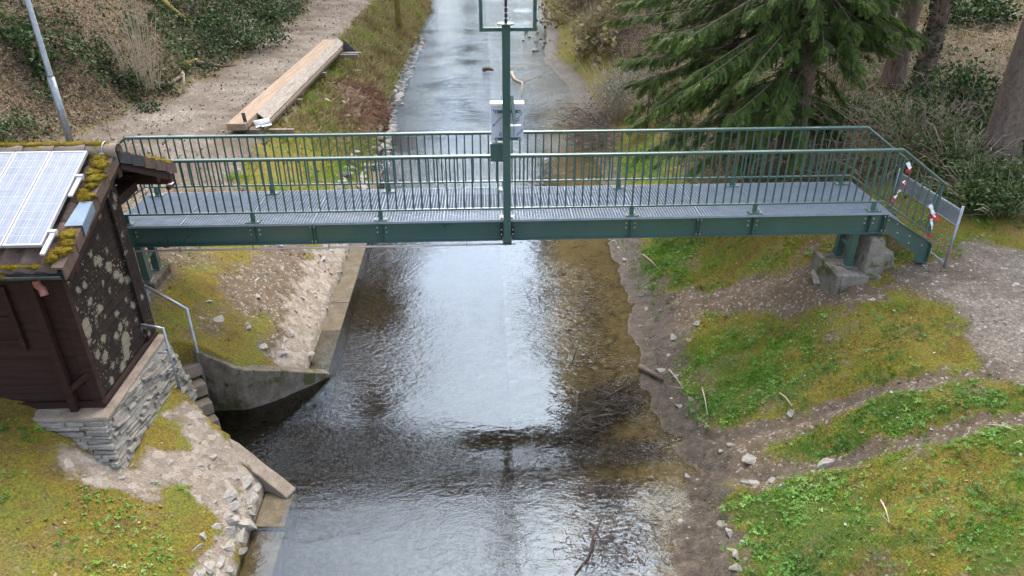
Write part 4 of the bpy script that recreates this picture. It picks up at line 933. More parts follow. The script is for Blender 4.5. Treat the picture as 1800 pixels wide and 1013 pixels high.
ah = thing('steel_bracket', 'upright dark steel bracket leaning on the near end of the timber stack', 'bracket', (A0[0]+.12, A0[1]-.1, gt0), rzt)
MB().bar((0, 0, .05), (-.08, .05, .72), .09, .015).build('upright_flat', M['gutter'], ah); MB().bar((-.1, 0, .2), (.3, .15, .35), .08, .015).build('cross_flat', M['gutter'], ah)
MB().box(-.1, .45, -.3, .05, .0, .03).build('foot_plate', M['black'], ah)
eb = thing('end_board', 'dark triangular board propped at the far end of the timber stack', 'board', (A1[0]+.5, A1[1]+.1, gt0), rzt)
MB().prism([(-.15, 0), (.4, 0), (-.1, .5)], 1, -.03, .03).build('panel', M['gutter'], eb)
MB().box(-.4, .6, -.35, -.22, .0, .05).build('plank', M['paleboard'], eb)
# lamp pole, stake, young tree on left bank
lpz = Hs(-9.3, 5.05)
lam = thing('lamp_pole', 'tall grey steel lamp pole standing beside the path behind the hut', 'lamp pole')
bp = pg(124, 251); lx, ly, lz = bp[0], bp[1], Hs(bp[0], bp[1])
MB().tube([(lx, ly, lz-.2), (lx, ly, lz+1.6)], [.085, .08], 14).build('lower_tube', M['galv'], lam, True)
MB().tube([(lx, ly, lz+1.6), (lx, ly, lz+1.64), (lx, ly, lz+6.5)], [.08, .065, .05], 14).build('upper_tube', M['galv'], lam, True)
MB().bar((lx, ly, lz+6.45), (lx+1.0, ly+.2, lz+6.6), .16, .08).build('lamp_head', M['galv'], lam)
sp = pg(196, 249); sk = thing('survey_stake', 'thin pale stake with small cross bar at the foot of the slope', 'stake', (sp[0], sp[1], Hs(sp[0], sp[1])))
MB().tube([(0, 0, -.2), (-.15, .3, 1.0)], .008, 6).build('rod', M['stick'], sk, True); MB().bar((-.2, .28, 1.0), (-.09, .32, 1.02), .02, .02).build('cross_bar', M['stickdark'], sk)
# ------------------------------------------------------------------ scatter tools
def rot_mats(n, tilt, rg=rng, yaw=None):
    a = rg.uniform(0, 2*np.pi, n) if yaw is None else yaw; b = rg.normal(0, tilt, n); c = rg.normal(0, tilt, n)
    ca, sa, cb, sb, cc, sc = np.cos(a), np.sin(a), np.cos(b), np.sin(b), np.cos(c), np.sin(c)
    Rm = np.empty((n, 3, 3))
    Rm[:, 0] = np.stack([ca*cc-sa*sb*sc, -sa*cb, ca*sc+sa*sb*cc], 1); Rm[:, 1] = np.stack([sa*cc+ca*sb*sc, ca*cb, sa*sc-ca*sb*cc], 1); Rm[:, 2] = np.stack([-cb*sc, sb, cb*cc], 1); return Rm
def leaves(pos, size, tmpl, faces, tilt=.5, tint=None, Rm=None, asp=None):
    n = len(pos); T = np.array(tmpl, float); k = len(T)
    if Rm is None: Rm = rot_mats(n, tilt)
    s = np.asarray(size)*np.ones(n); P = T[None]*s[:, None, None]
    if asp is not None: P[:, :, 0] *= asp[:, None]
    V = np.einsum('nij,nkj->nki', Rm, P)+pos[:, None, :]
    F = (np.array(faces)[None]+(np.arange(n)*k)[:, None, None]).reshape(-1, len(faces[0]))
    t = np.clip(1.5*(fbm(pos[:, 0]*1.0, pos[:, 1]*1.0, 201)-.5)+1.3*(fbm(pos[:, 0]*4, pos[:, 1]*4, 207, 3)-.5)+.22+.55*rng.uniform(0, 1, n), 0, 1) if tint is None else tint
    return V.reshape(-1, 3), F, np.repeat(t, k)
LEAF = [(0, -.5, 0), (.28, -.05, .08), (0, .5, -.04), (-.28, -.05, .08)]; LEAF_F = [(0, 1, 2), (0, 2, 3)]
BLADE = [(-.05, 0, 0), (.05, 0, 0), (.03, .12, .55), (0, .42, 1.0)]; BLADE_F = [(0, 1, 2), (0, 2, 3)]
BLADE_F = [(0, 1, 2), (0, 2, 3)]
CLOVER = []; CLOVER_F = []
for k in range(3):
    a = k*2.094; c, s = math.cos(a), math.sin(a); b = len(CLOVER); CLOVER += [(0, 0, 0), (.28*c-.22*s, .28*s+.22*c, .06), (.55*c, .55*s, .03), (.28*c+.22*s, .28*s-.22*c, .06)]; CLOVER_F += [(b, b+1, b+2), (b, b+2, b+3)]
def sample(n, x0, x1, y0, y1, fn, thr=None):
    X = rng.uniform(x0, x1, n); Y = rng.uniform(y0, y1, n); m = fn(X, Y, zones(X, Y)); k = rng.uniform(0, 1, n) < m
    X, Y = X[k], Y[k]; return np.stack([X, Y, H(X, Y)], 1)
def stuff(name, parts, mat, label, cat, smooth=False):
    V = []; F = []; T = []; o = 0
    for v, f, t in parts: V.append(v); F.append(f+o); T.append(t); o += len(v)
    ob = mkobj(name, npmesh(name, np.concatenate(V), np.concatenate(F), {'tint': np.concatenate(T)}, smooth), mat)
    return tag(ob, label, cat, kind='stuff')
M['grass'] = leafmat('grass_blade', [(0, (.085, .19, .010)), (.4, (.15, .30, .014)), (.8, (.24, .38, .022)), (1, (.36, .35, .08))], .35)
M['weed'] = leafmat('weed_leaf', [(0, (.06, .15, .02)), (.5, (.105, .25, .03)), (.9, (.17, .34, .045)), (1, (.24, .38, .10))], .3)
M['dryg'] = leafmat('dry_grass', [(0, (.14, .10, .04)), (.35, (.27, .21, .10)), (.7, (.38, .32, .18)), (.85, (.22, .23, .06)), (1, (.12, .17, .03))], .25, .8, .2)
M['dead'] = leafmat('dead_leaf', [(0, (.065, .038, .018)), (.35, (.14, .088, .045)), (.7, (.23, .165, .095)), (.9, (.38, .30, .21)), (1, (.52, .45, .36))], .15, .8, .2)
M['ivy'] = leafmat('ivy_leaf', [(0, (.016, .036, .010)), (.5, (.034, .068, .018)), (.85, (.06, .10, .03)), (1, (.11, .14, .055))], .2, .55, .25)
M['bramble'] = leafmat('bramble_leaf', [(0, (.03, .06, .014)), (.5, (.06, .10, .026)), (.85, (.10, .145, .045)), (1, (.17, .19, .10))], .25, .55, .25)
M['greyleaf'] = leafmat('grey_leaf', [(0, (.05, .07, .055)), (.5, (.11, .14, .12)), (1, (.22, .26, .24))], .2, .5, .4)
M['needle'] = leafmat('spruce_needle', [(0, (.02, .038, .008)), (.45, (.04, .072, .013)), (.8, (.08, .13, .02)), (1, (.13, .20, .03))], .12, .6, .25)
M['mosst'] = leafmat('moss_tuft', [(0, (.12, .065, .028)), (.22, (.20, .12, .03)), (.42, (.32, .22, .02)), (.62, (.27, .24, .025)), (.82, (.17, .22, .03)), (1, (.10, .17, .03))], .2, .9, .1)
M['roofmoss'] = leafmat('roof_moss', [(0, (.08, .06, .008)), (.4, (.17, .135, .012)), (.75, (.26, .19, .015)), (1, (.21, .10, .02))], .2, .95, .1)
v_, f_, t_ = leaves(MOSS_ROOF, rng.uniform(.015, .045, len(MOSS_ROOF)), BLADE, BLADE_F, .9); rmo = mkobj('moss_tufts', npmesh('moss_tufts', v_, f_, {'tint': t_}), M['roofmoss'], rf); rmo['kind'] = 'stuff'
M['reed'] = leafmat('red_bramble_cane', [(0, (.16, .085, .055)), (.5, (.28, .165, .11)), (1, (.42, .32, .22))], .1, .8, .2)
NR = (-6.6, 8.5, -6.2, 4.2)
# near grass and weeds
p1 = sample(230000, 1.8, 9, -6.4, 4.2, lambda X, Y, Z: Z['lush']*.85+Z['moss']*(.09+.45*sstep(.46, .66, fbm(X*1.7, Y*1.7, 23)))*(1-Z['mud']))
n = len(p1); stuff('grass', [leaves(p1, rng.uniform(.022, .07, n)*(.6+.7*vn(p1[:, 0]*1.5, p1[:, 1]*1.5, 3)), BLADE, BLADE_F, .35)], M['grass'], 'short fresh green grass on the right bank', 'grass')
p1 = sample(150000, 1.8, 9, -6.4, 4.2, lambda X, Y, Z: (Z['lush']*.7+Z['moss']*.40*sstep(.44, .62, fbm(X*1.3+9, Y*1.3, 29)))*(.15+.85*sstep(.44, .62, fbm(X*3.5, Y*3.5, 77))))
p1[:, 2] += rng.uniform(.01, .05, len(p1)); n = len(p1); stuff('ground_ivy', [leaves(p1, (.014+rng.gamma(2, .011, n)), CLOVER, CLOVER_F, .55)], M['weed'], 'low leafy green weeds spreading over the right bank', 'weeds')
p1 = sample(190000, 1.8, 9, -6.4, 4.2, lambda X, Y, Z: Z['moss']*(1-Z['lush']*.6)*(1-Z['mud'])*.8); n = len(p1)
p2 = sample(90000, -7.5, -3.4, -6.4, 4.5, lambda X, Y, Z: Z['moss']*(1-Z['mud'])*.8*((Y < -3.5) | (Y > -.3))*(poly_sd(INLET, X, Y) < -.25))
stuff('moss', [leaves(p1, rng.uniform(.012, .035, n), BLADE, BLADE_F, .6, Rm=rot_mats(n, .6)), leaves(p2, rng.uniform(.012, .035, len(p2)), BLADE, BLADE_F, .6)], M['mosst'], 'yellowish green moss carpeting both banks', 'moss')
p2 = sample(60000, -7.5, -3.5, -6.4, 4.5, lambda X, Y, Z: Z['moss']*sstep(.48, .62, fbm(X*1.5, Y*1.5, 29))*((Y < -3.6) | (Y > .2))*(poly_sd(INLET, X, Y) < -.3)*.5)
p3 = p2[rng.uniform(0, 1, len(p2)) < .35]; p3[:, 2] += .02
stuff('grass', [leaves(p2, rng.uniform(.025, .075, len(p2)), BLADE, BLADE_F, .45)], M['grass'], 'thin green grass on the mossy left bank', 'grass')
stuff('ground_ivy', [leaves(p3, rng.uniform(.03, .07, len(p3)), CLOVER, CLOVER_F, .4)], M['weed'], 'scattered green weeds on the mossy left bank', 'weeds')
p1 = sample(40000, 1.9, 9, -6.4, 4.2, lambda X, Y, Z: Z['moss']*(1-Z['mud'])*.55*sstep(.42, .6, fbm(X*1.4+3, Y*1.4, 223))); n = len(p1)
stuff('dry_grass', [leaves(p1, rng.uniform(.03, .09, n), BLADE, BLADE_F, .9)], M['dryg'], 'withered grass blades in the moss of the right bank', 'dry grass')
# dead leaves everywhere, pebbles
q1 = sample(18000, -8, 9, -6.5, 5, lambda X, Y, Z: np.maximum(Z['moss']*.5, np.maximum(Z['soil']*(1-Z['mud'])*.13, Z['grav']*.12))*((X > 1.8) | (poly_sd(INLET, X, Y) < -.3))*(.3+.7*sstep(.45, .6, fbm(X*1.2, Y*1.2, 83)))); q1[:, 2] += .015
q2 = sample(90000, -22, -3.5, 3, 40, lambda X, Y, Z: Z['hill']*.9+(1-Z['hill'])*.10); q2[:, 2] += .02
q3 = sample(60000, 3, 26, 3, 34, lambda X, Y, Z: Z['forest']*.8+.05); q3[:, 2] += .02
stuff('leaf_litter', [leaves(q, rng.uniform(.025, .065, len(q))*(1 if i == 0 else 1.7), LEAF, LEAF_F, .55, asp=rng.uniform(.7, 1.5, len(q)), tint=rng.uniform(.25 if i == 0 else 0, (1, .72, .85)[i], len(q))) for i, q in enumerate((q1, q2, q3))], M['dead'], 'dry brown leaves strewn over banks and hillside', 'leaf litter')
PEB = [(.5, 0, 0), (0, .5, 0), (-.5, 0, 0), (0, -.5, 0), (0.1, .05, .32), (.38, .38, -.1), (-.38, .38, -.1), (-.38, -.38, -.1), (.38, -.38, -.1)]
PEB_F = [(0, 5, 4), (5, 1, 4), (1, 6, 4), (6, 2, 4), (2, 7, 4), (7, 3, 4), (3, 8, 4), (8, 0, 4)]
g1 = sample(26000, 3, 10, -4, 3, lambda X, Y, Z: Z['grav']*.55+Z['soil']*(1-Z['mud'])*.05); g2 = sample(20000, -11, -4, 2, 26, lambda X, Y, Z: Z['path']*.2+Z['soil']*.2)
g3 = sample(5000, 1.8, 5, -6, 4, lambda X, Y, Z: Z['mud']*.10)
M['pebble'] = leafmat('pebble', [(0, (.10, .08, .06)), (.5, (.20, .168, .135)), (.9, (.31, .27, .225)), (1, (.44, .40, .35))], 0, .85, .3)
stuff('gravel', [leaves(g, rng.gamma(2, .011, len(g))+.006, PEB, PEB_F, .3, tint=rng.uniform(0, 1, len(g))) for g in (g1, g2, g3)], M['pebble'], 'loose gravel on the paths and bare ground', 'gravel')
# left bank upstream: grass, dry canes
p1 = sample(90000, -6.4, -3.6, 4.5, 40, lambda X, Y, Z: (Z['leftgrass']+Z['moss']*(Y < 12))*(1-Z['path'])*(.10+.8*sstep(.40, .60, fbm(X*.9, Y*.6, 101)))*(1-.75*sstep(.45, .6, fbm(X*.6+5, Y*.35, 111))))
n = len(p1); stuff('grass', [leaves(p1, rng.uniform(.05, .16, n), BLADE, BLADE_F, .6)], M['grass'], 'green grass between the path and the stream', 'grass')
p1 = sample(70000, -6.4, -3.7, 7, 45, lambda X, Y, Z: Z['leftgrass']*(1-Z['path'])*(.25+.75*sstep(.38, .56, fbm(X*.6+5, Y*.35, 111))))
n = len(p1); stuff('dry_grass', [leaves(p1, rng.uniform(.12, .34, n), BLADE, BLADE_F, .9)], M['dryg'], 'pale dry grass on the left bank upstream', 'dry grass')
ctr = pg(640, 190); a = rng.normal(0, 1, (3200, 2))*np.array([.38, 1.3])+np.array([-4.5, ctr[1]]); a = a[(a[:, 0] < -3.8) & (a[:, 0] > -5.6)]
p1 = np.stack([a[:, 0], a[:, 1], H(a[:, 0], a[:, 1])+rng.uniform(0, .25, len(a))], 1)
stuff('bramble_canes', [leaves(p1, rng.uniform(.15, .45, len(p1)), [(-.012, 0, 0), (.012, 0, 0), (.01, .5, .28), (0, 1.0, .12)], BLADE_F, .5)], M['reed'], 'reddish brown flattened canes on the left bank', 'canes')
# right bank far: dry grass
p1 = sample(90000, 3.0, 30, 3.5, 45, lambda X, Y, Z: (Z['forest'])*(.15+.85*sstep(.42, .6, fbm(X*.35, Y*.35, 131)))); n = len(p1)
stuff('dry_grass', [leaves(p1, rng.uniform(.10, .34, n), BLADE, BLADE_F, .6)], M['dryg'], 'pale dry grass on the forest floor of the right bank', 'dry grass')
p1 = sample(60000, 2.9, 30, 3.5, 40, lambda X, Y, Z: (Z['forest']+Z['lush'])*sstep(.47, .62, fbm(X*.5+7, Y*.5, 141))); n = len(p1); p1[:, 2] += rng.uniform(.02, .18, n)
stuff('forest_weeds', [leaves(p1, rng.uniform(.06, .15, n), LEAF, LEAF_F, .6)], M['bramble'], 'low green undergrowth on the forest floor of the right bank', 'undergrowth')
p1 = sample(30000, 2.7, 6, 3.2, 14, lambda X, Y, Z: Z['lush']*.9); n = len(p1)
stuff('grass', [leaves(p1, rng.uniform(.04, .12, n), BLADE, BLADE_F, .4)], M['grass'], 'bright grass at the water edge behind the footbridge', 'grass')
# ivy on the hillside
p1 = sample(330000, -26, -8.5, 4, 50, lambda X, Y, Z: Z['hill']*sstep(.44, .62, fbm(X*.55, Y*.35, 151)+.5*(fbm(X*2.1, Y*2.1, 161)-.5)+.10*sstep(12, 18, Y)-.05*sstep(10, 6, Y))); n = len(p1); p1[:, 2] += rng.uniform(.02, .35, n)*(.5+fbm(p1[:, 0], p1[:, 1], 9))
stuff('ivy', [leaves(p1, rng.uniform(.05, .12, n), LEAF, LEAF_F, .7, asp=rng.uniform(1.1, 1.8, n))], M['ivy'], 'dark green ivy covering the wooded hillside', 'ivy')
# ------------------------------------------------------------------ trees
def spray():
    V = []; F = []
    def dia(p, d, L, wd):
        p = np.array(p); d = np.array(d, float); d /= np.linalg.norm(d); r = np.cross(d, (0, 0, 1)); r /= np.linalg.norm(r)+1e-9; b = len(V)
        V.extend([p, p+d*L*.45+r*wd/2-np.array((0, 0, .01)), p+d*L, p+d*L*.45-r*wd/2-np.array((0, 0, .01))]); F.extend([(b, b+1, b+2), (b, b+2, b+3)])
    rr = random.Random(4)
    for k in range(12):
        t = k/12; y = t; z = -.35*t*t
        for s in (-1, 1):
            L = (.42*(1-t)+.16)*rr.uniform(.75, 1.15); d = (s*math.cos(.85-.3*t), math.sin(.85-.3*t), -.25-rr.uniform(0, .5))
            dia((0, y, z), d, L, .04)
            m = np.array((0, y, z))+np.array(d)/np.linalg.norm(d)*L*.4
            dia(m, (d[0]*.5, d[1]*1.3, d[2]-.1), L*.55, .036)
            if k % 2 == 0: dia(m, (d[0]*1.2, d[1]*.2, d[2]-.35), L*.5, .036)
    dia((0, .82, -.25), (0, 1, -.3), .28, .06)
    return np.array(V), np.array(F)
SPV, SPF = spray()
def orient(n, yaw, pitch, roll):
    cy, sy, cp, sp_, cr, sr = np.cos(yaw), np.sin(yaw), np.cos(pitch), np.sin(pitch), np.cos(roll), np.sin(roll)
    fwd = np.stack([sy*cp, cy*cp, sp_], 1); right = np.stack([cy, -sy, 0*sy], 1); up = np.cross(right, fwd)
    r2 = right*cr[:, None]+up*sr[:, None]; u2 = -right*sr[:, None]+up*cr[:, None]
    return np.stack([r2, fwd, u2], 2)
def crown(boughs, rg, dens=7.0, ssz=(.32, .55)):
    """boughs: (x,y,z,azimuth,length,slope0,droop) -> needle mesh arrays and bough polylines"""
    P = []; Yw = []; Pt = []; Sz = []; Tn = []; lines = []
    for (x, y, z, az, L, s0, dr) in boughs:
        T = np.linspace(0, 1, 9); hx = L*T; hz = s0*L*T-dr*L*T*T+.12*L*T**4; wob = rg.normal(0, .06)*L*T*T
        px_ = x+np.sin(az)*hx+np.cos(az)*wob; py_ = y+np.cos(az)*hx-np.sin(az)*wob; pz_ = z+hz; ln = np.stack([px_, py_, pz_], 1); lines.append((ln, L))
        n = int(L*dens)+3; t = .18+.82*np.sqrt(rg.uniform(0, 1, n)); side = rg.choice([-1, 1], n)
        q = np.stack([np.interp(t, T, ln[:, i]) for i in range(3)], 1)
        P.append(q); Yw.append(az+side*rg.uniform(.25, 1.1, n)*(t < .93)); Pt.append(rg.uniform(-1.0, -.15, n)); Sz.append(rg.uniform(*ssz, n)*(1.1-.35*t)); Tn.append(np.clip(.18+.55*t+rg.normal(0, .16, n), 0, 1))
    P = np.concatenate(P); Yw = np.concatenate(Yw); Pt = np.concatenate(Pt); Sz = np.concatenate(Sz); Tn = np.concatenate(Tn)
    Rm = orient(len(P), Yw, Pt, rg.normal(0, .5, len(P)))
    V, F, t = leaves(P, Sz, SPV, SPF, Rm=Rm, tint=Tn); return V, F, t, lines
def bough_mesh(lines, r=.022):
    m = MB()
    for ln, L in lines: m.tube(ln[::2], np.linspace(r*(.5+L/3), .005, len(ln[::2])), 5, cap=False)
    return m
def trunk_mesh(h, r0, r1, seed, flare=.35, lean=(0, 0)):
    m = MB(); n = 14; zs = np.concatenate([[-.4, -.1, .1, .3, .6, 1.0, 1.6], np.linspace(2.4, h, 9)]); V = []; rr = random.Random(seed); ph = [rr.uniform(0, 6.28) for _ in range(3)]
    for z in zs:
        r = (r0+(r1-r0)*max(z, 0)/h)*(1+flare*math.exp(-max(z, -.1)/.35))
        for j in range(n):
            a = 2*math.pi*j/n; q = r*(1+(.05+.16*math.exp(-max(z, 0)/.4))*math.sin(3*a+ph[0])+.04*math.sin(5*a+ph[1]+z))
            V.append((q*math.cos(a)+lean[0]*z, q*math.sin(a)+lean[1]*z, z))
    F = [(i*n+j, i*n+(j+1) % n, (i+1)*n+(j+1) % n, (i+1)*n+j) for i in range(len(zs)-1) for j in range(n)]
    return m.add(V, F)
rg2 = np.random.default_rng(21)
def std_boughs(z0, z1, n, Lmax, rg):
    B = []
    for k in range(n):
        z = z0+(z1-z0)*k/n; L = Lmax*(1-(z-z0)/(z1-z0+1.5))*rg.uniform(.75, 1.1); B.append((0, 0, z, rg.uniform(0, 6.283), max(L, .5), rg.uniform(-.1, .2), rg.uniform(.25, .5)))
    return B
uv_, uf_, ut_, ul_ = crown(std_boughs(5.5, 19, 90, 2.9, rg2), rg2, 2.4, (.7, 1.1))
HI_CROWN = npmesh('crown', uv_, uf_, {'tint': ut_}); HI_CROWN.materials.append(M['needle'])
HI_BOUGH = bough_mesh(ul_, .03).mesh('bough'); HI_BOUGH.materials.append(M['bark'])
def spruce(u, v, d, label, h=20, mat='bark', lean=(0, 0), seed=1, pos=None, group='spruces on the right bank', sc=1):
    p = pg(u, v) if pos is None else pos; t = thing('spruce_tree', label, 'tree', (p[0], p[1], Hs(p[0], p[1])-.05), 0, group)
    trunk_mesh(h, d/2, .06, seed, lean=lean).build('trunk', M[mat], t, True)
    c = mkobj('crown', HI_CROWN, None, t); c.rotation_euler = (0, 0, seed*1.3); c.location = (lean[0]*9, lean[1]*9, 0)
    b = mkobj('bough', HI_BOUGH, None, c); t.scale = (sc, sc, sc); return t, p
MS, mp_ = spruce(1386, 268, .56, 'spruce with drooping green boughs close behind the footbridge railing', seed=3)
# low boughs of the main spruce, seen from the bridge
B = []
for k in range(100):
    az = rg2.uniform(-2.9, 1.6); left = max(0, math.sin(-az)); L = rg2.uniform(1.2, 2.3)+1.7*left*rg2.uniform(.4, 1); z = rg2.uniform(.9, 4.6)
    B.append((0, 0, z, az, L, rg2.uniform(-.05, .25), rg2.uniform(.45, .9)))
for k in range(40):
    az = rg2.uniform(1.2, 3.6); B.append((0, 0, rg2.uniform(2.6, 4.8), az, rg2.uniform(1.2, 2.3), rg2.uniform(0, .25), rg2.uniform(.35, .65)))
for k in range(34):
    B.append((0, 0, rg2.uniform(2.2, 4.5), rg2.uniform(-2.5, -1.0), rg2.uniform(2.8, 4.6), rg2.uniform(0, .2), rg2.uniform(.3, .55)))
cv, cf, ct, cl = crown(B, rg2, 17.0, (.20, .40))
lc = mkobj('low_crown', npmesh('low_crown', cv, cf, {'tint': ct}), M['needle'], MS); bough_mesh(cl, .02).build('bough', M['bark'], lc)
spruce(1746, 292, .72, 'thick bare spruce trunk with knots rising beside the brambles', mat='barkp', lean=(-.012, -.01), seed=5)
spruce(1566, 152, .62, 'reddish brown spruce trunk beside an ivy clad one in the dry grass', seed=7)
T3, _ = spruce(1612, 172, .55, 'spruce trunk wrapped in dark ivy in the dry grass', seed=9)
spruce(1550, 70, .55, 'slim spruce trunk far back in the dry grass', seed=11)
spruce(1452, 95, .42, 'greyish slim trunk half hidden behind the drooping spruce', seed=12, mat='barkp')
for i, (x, y) in enumerate(((22, 32), (7.8, 25), (8.2, 32), (8.0, 40), (8.0, 49), (12, 52), (15.5, 48), (9.5, 58), (13.5, 61), (19, 53), (23, 46), (28, 24), (8, 68))):
    spruce(0, 0, .5, 'tall spruce added in the right bank wood to mask sky reflection in the water', seed=20+i, pos=(x, y), group='spruces deep in the right wood', sc=2.0 if y > 30 and x < 20 else (1.6 if x < 8 else 1))
n = 1500; a = rng.uniform(0, 6.28, n); z = rng.uniform(0, 6, n); q = np.stack([np.cos(a)*(.31-z*.01), np.sin(a)*(.31-z*.01), z], 1)
v_, f_, t_ = leaves(q, rng.uniform(.06, .12, n), LEAF, LEAF_F, 1.0); mkobj('ivy_cover', npmesh('ivy_cover', v_, f_, {'tint': t_}), M['ivy'], T3)
# spruces added upstream as a dark mask over the sky reflected in the water
for i, (x, y) in enumerate(((-10.6, 44), (-10.2, 51), (-13.5, 50), (-11, 58), (-17, 47), (-15, 60), (-20.5, 52), (-18, 39), (-21, 30))):
    spruce(0, 0, .5, 'tall spruce added far up the left bank to mask sky reflection in the water', seed=40+i, pos=(x, y), group='spruces far up the left bank', sc=1.95 if y > 43 else 1.5)
for i in range(16):  # unseen far spruces, scaled tall to darken the upstream water reflection
    x = -22+i*3.1+random.uniform(-1, 1); y = random.uniform(84, 108) if -9 < x < 7 else random.uniform(78, 95)
    spruce(0, 0, .5, 'tall unseen spruce closing the valley, heightened to darken the far water reflection', seed=60+i, pos=(x, y), group='spruces closing the valley', sc=random.uniform(1.5, 1.8))
# young spruces under the big one
def young(u, v, h, label, seed):
    p = pg(u, v); rg = np.random.default_rng(seed); t = thing('young_spruce', label, 'tree', (p[0], p[1], Hs(p[0], p[1])-.03), 0, None)
    B = [(0, 0, .25+h*.8*k/34, rg.uniform(0, 6.283), (h*.42)*(1.1-k/34)*rg.uniform(.7, 1.1), rg.uniform(0, .3), rg.uniform(.2, .5)) for k in range(34)]
    v1, f1, t1, l1 = crown(B, rg, 9, (.18, .34)); c = mkobj('crown', npmesh('crown', v1, f1, {'tint': t1}), M['needle'], t); bough_mesh(l1, .01).build('bough', M['bark'], c)
    MB().tube([(0, 0, -.1), (.02, 0, h*.5), (0, .02, h)], [.035, .025, .006], 7).build('trunk', M['bark'], t, True)
young(1135, 232, 1.9, 'bushy young spruce leaning over the bank behind the railing', 31)
young(1195, 228, 1.5, 'small young spruce between bushy one and sapling stems', 32)
young(1310, 232, 1.3, 'young spruce beside the trunk of the big spruce', 33)
young(1225, 150, 2.2, 'young spruce standing behind the drooping boughs', 34)
# bare broadleaf trees
def bare_tree(seed, h):
    rr = random.Random(seed); trunk = MB(); br_ = MB()
    top = (rr.uniform(-.6, .6), rr.uniform(-.6, .6), h*.55)
    trunk.tube([(0, 0, -.5), (0, 0, .4), (top[0]*.4, top[1]*.4, h*.3), top, (top[0]*1.4, top[1]*1.4, h*.8)], [.34, .27, .22, .15, .06], 10)
    def grow(p, d, L, r, lev):
        d = np.array(d); d /= np.linalg.norm(d); pts = [np.array(p)]
        for k in range(3):
            d = d+np.array([rr.gauss(0, .18), rr.gauss(0, .18), rr.gauss(.06, .1)]); d /= np.linalg.norm(d); pts.append(pts[-1]+d*L/3)
        br_.tube(pts, np.linspace(r, r*.4, 4), 5 if lev < 2 else 3, cap=False)
        if lev < 3:
            for k in range(4 if lev < 2 else 5):
                t = rr.uniform(.25, 1); i = min(int(t*3), 2); q = pts[i]+(pts[i+1]-pts[i])*(t*3-i); e = d+np.array([rr.gauss(0, .8), rr.gauss(0, .8), rr.gauss(.2, .5)]); grow(q, e, L*rr.uniform(.45, .7), r*.5, lev+1)
    for k in range(13):
        t = k/13; z = h*(.28+.6*t); a = rr.uniform(0, 6.28); grow((top[0]*z/h*1.6, top[1]*z/h*1.6, z), (math.cos(a), math.sin(a), rr.uniform(.3, 1.1)), h*.34*(1-.5*t), .09*(1-.5*t), 0)
    a = trunk.mesh('trunk', True); a.materials.append(M['bark']); b = br_.mesh('crown'); b.materials.append(M['stick']); return a, b
BT_ = [bare_tree(s, 17) for s in (3, 8)]
for i, (x, y) in enumerate(((-15.5, 3), (-17, 12), (-15.8, 21), (-17.5, 29), (-14.5, 37), (-18, 44), (-13.5, 52), (-21, 20), (-9, 62), (-16, 66), (-23, 34))):
    t = thing('bare_tree', 'leafless tree standing high on the wooded hillside', 'tree', (x, y, Hs(x, y)), i*1.1, 'leafless trees on the hillside'); k = i % 2
    mkobj('trunk', BT_[k][0], None, t); mkobj('crown', BT_[k][1], None, t)
p = pg(701, 54); t = thing('young_tree', 'slim mossy young tree on the grassy left bank upstream', 'tree', (p[0], p[1], Hs(p[0], p[1])))
MB().tube([(0, 0, -.2), (.02, 0, .5), (0, 0, 3), (.1, 0, 7)], [.19, .15, .13, .08], 9).build('trunk', M['mossbranch'], t, True)
c = mkobj('crown', BT_[0][1], None, t); c.scale = (.4, .4, .4); c.location = (0, 0, 2.2)
# ------------------------------------------------------------------ bushes
def bush(name, label, cat, u, v, rx, ry, rz, n, mat, ls, seed, clumps=16, canes=30, cmat='stick', z_off=0, group=None, asp=(.9, 1.5)):
    p = pg(u, v); rg = np.random.default_rng(seed); t = thing(name, label, cat, (p[0], p[1], Hs(p[0], p[1])), 0, group)
    cc = rg.normal(0, .45, (clumps, 3)); cc[:, 2] = np.abs(rg.uniform(.1, .95, clumps)); w_ = rg.integers(0, clumps, n)
    q = cc[w_]+rg.normal(0, .17, (n, 3)); q = q*np.array([rx, ry, rz])
    gz_ = H(q[:, 0]+p[0], q[:, 1]+p[1])-Hs(p[0], p[1]); q[:, 2] = np.maximum(q[:, 2], .03)+gz_
    tn = np.clip(rg.uniform(0, .8, n)+.25*(q[:, 2]-gz_)/rz-.1, 0, 1)
    v_, f_, t_ = leaves(q, rg.uniform(.65, 1.25, n)*ls, LEAF, LEAF_F, .75, tint=tn, asp=rg.uniform(*asp, n)); mkobj('foliage', npmesh('foliage', v_, f_, {'tint': t_}), M[mat], t)
    m = MB()
    for k in range(canes):
        a = rg.uniform(0, 6.28); r = rg.uniform(.1, .8); b = np.array([math.cos(a)*r*rx*.5, math.sin(a)*r*ry*.5, -.05]); e = np.array([math.cos(a)*r*rx*rg.uniform(.8, 1.7), math.sin(a)*r*ry*rg.uniform(.8, 1.7), rz*rg.uniform(.2, 1.25)])
        mid = (b+e)/2+np.array([rg.normal(0, .1), rg.normal(0, .1), rz*rg.uniform(.1, .5)]); m.tube([b, b*.4+mid*.6, mid*.5+e*.5, e], [.009, .008, .006, .003], 4, cap=False)
    if canes: m.build('stems', M[cmat], t)
    return t
bush('ivy_bush', 'dense glossy dark green bush between the ivy clad trunk and the thick trunk', 'bush', 1695, 235, 1.5, 1.3, 1.5, 2600, 'ivy', .11, 1, canes=90, cmat='stickpale')
bush('bramble_bush', 'tangled bramble bush beside the bridge steps', 'bush', 1620, 262, 1.5, 1.0, 1.0, 1100, 'bramble', .09, 2, canes=190, cmat='stickpale')
bush('bramble_bush', 'bramble thicket in front of the thick spruce trunk', 'bush', 1690, 300, 1.3, .9, .85, 1700, 'bramble', .09, 3, canes=120, cmat='stickpale')
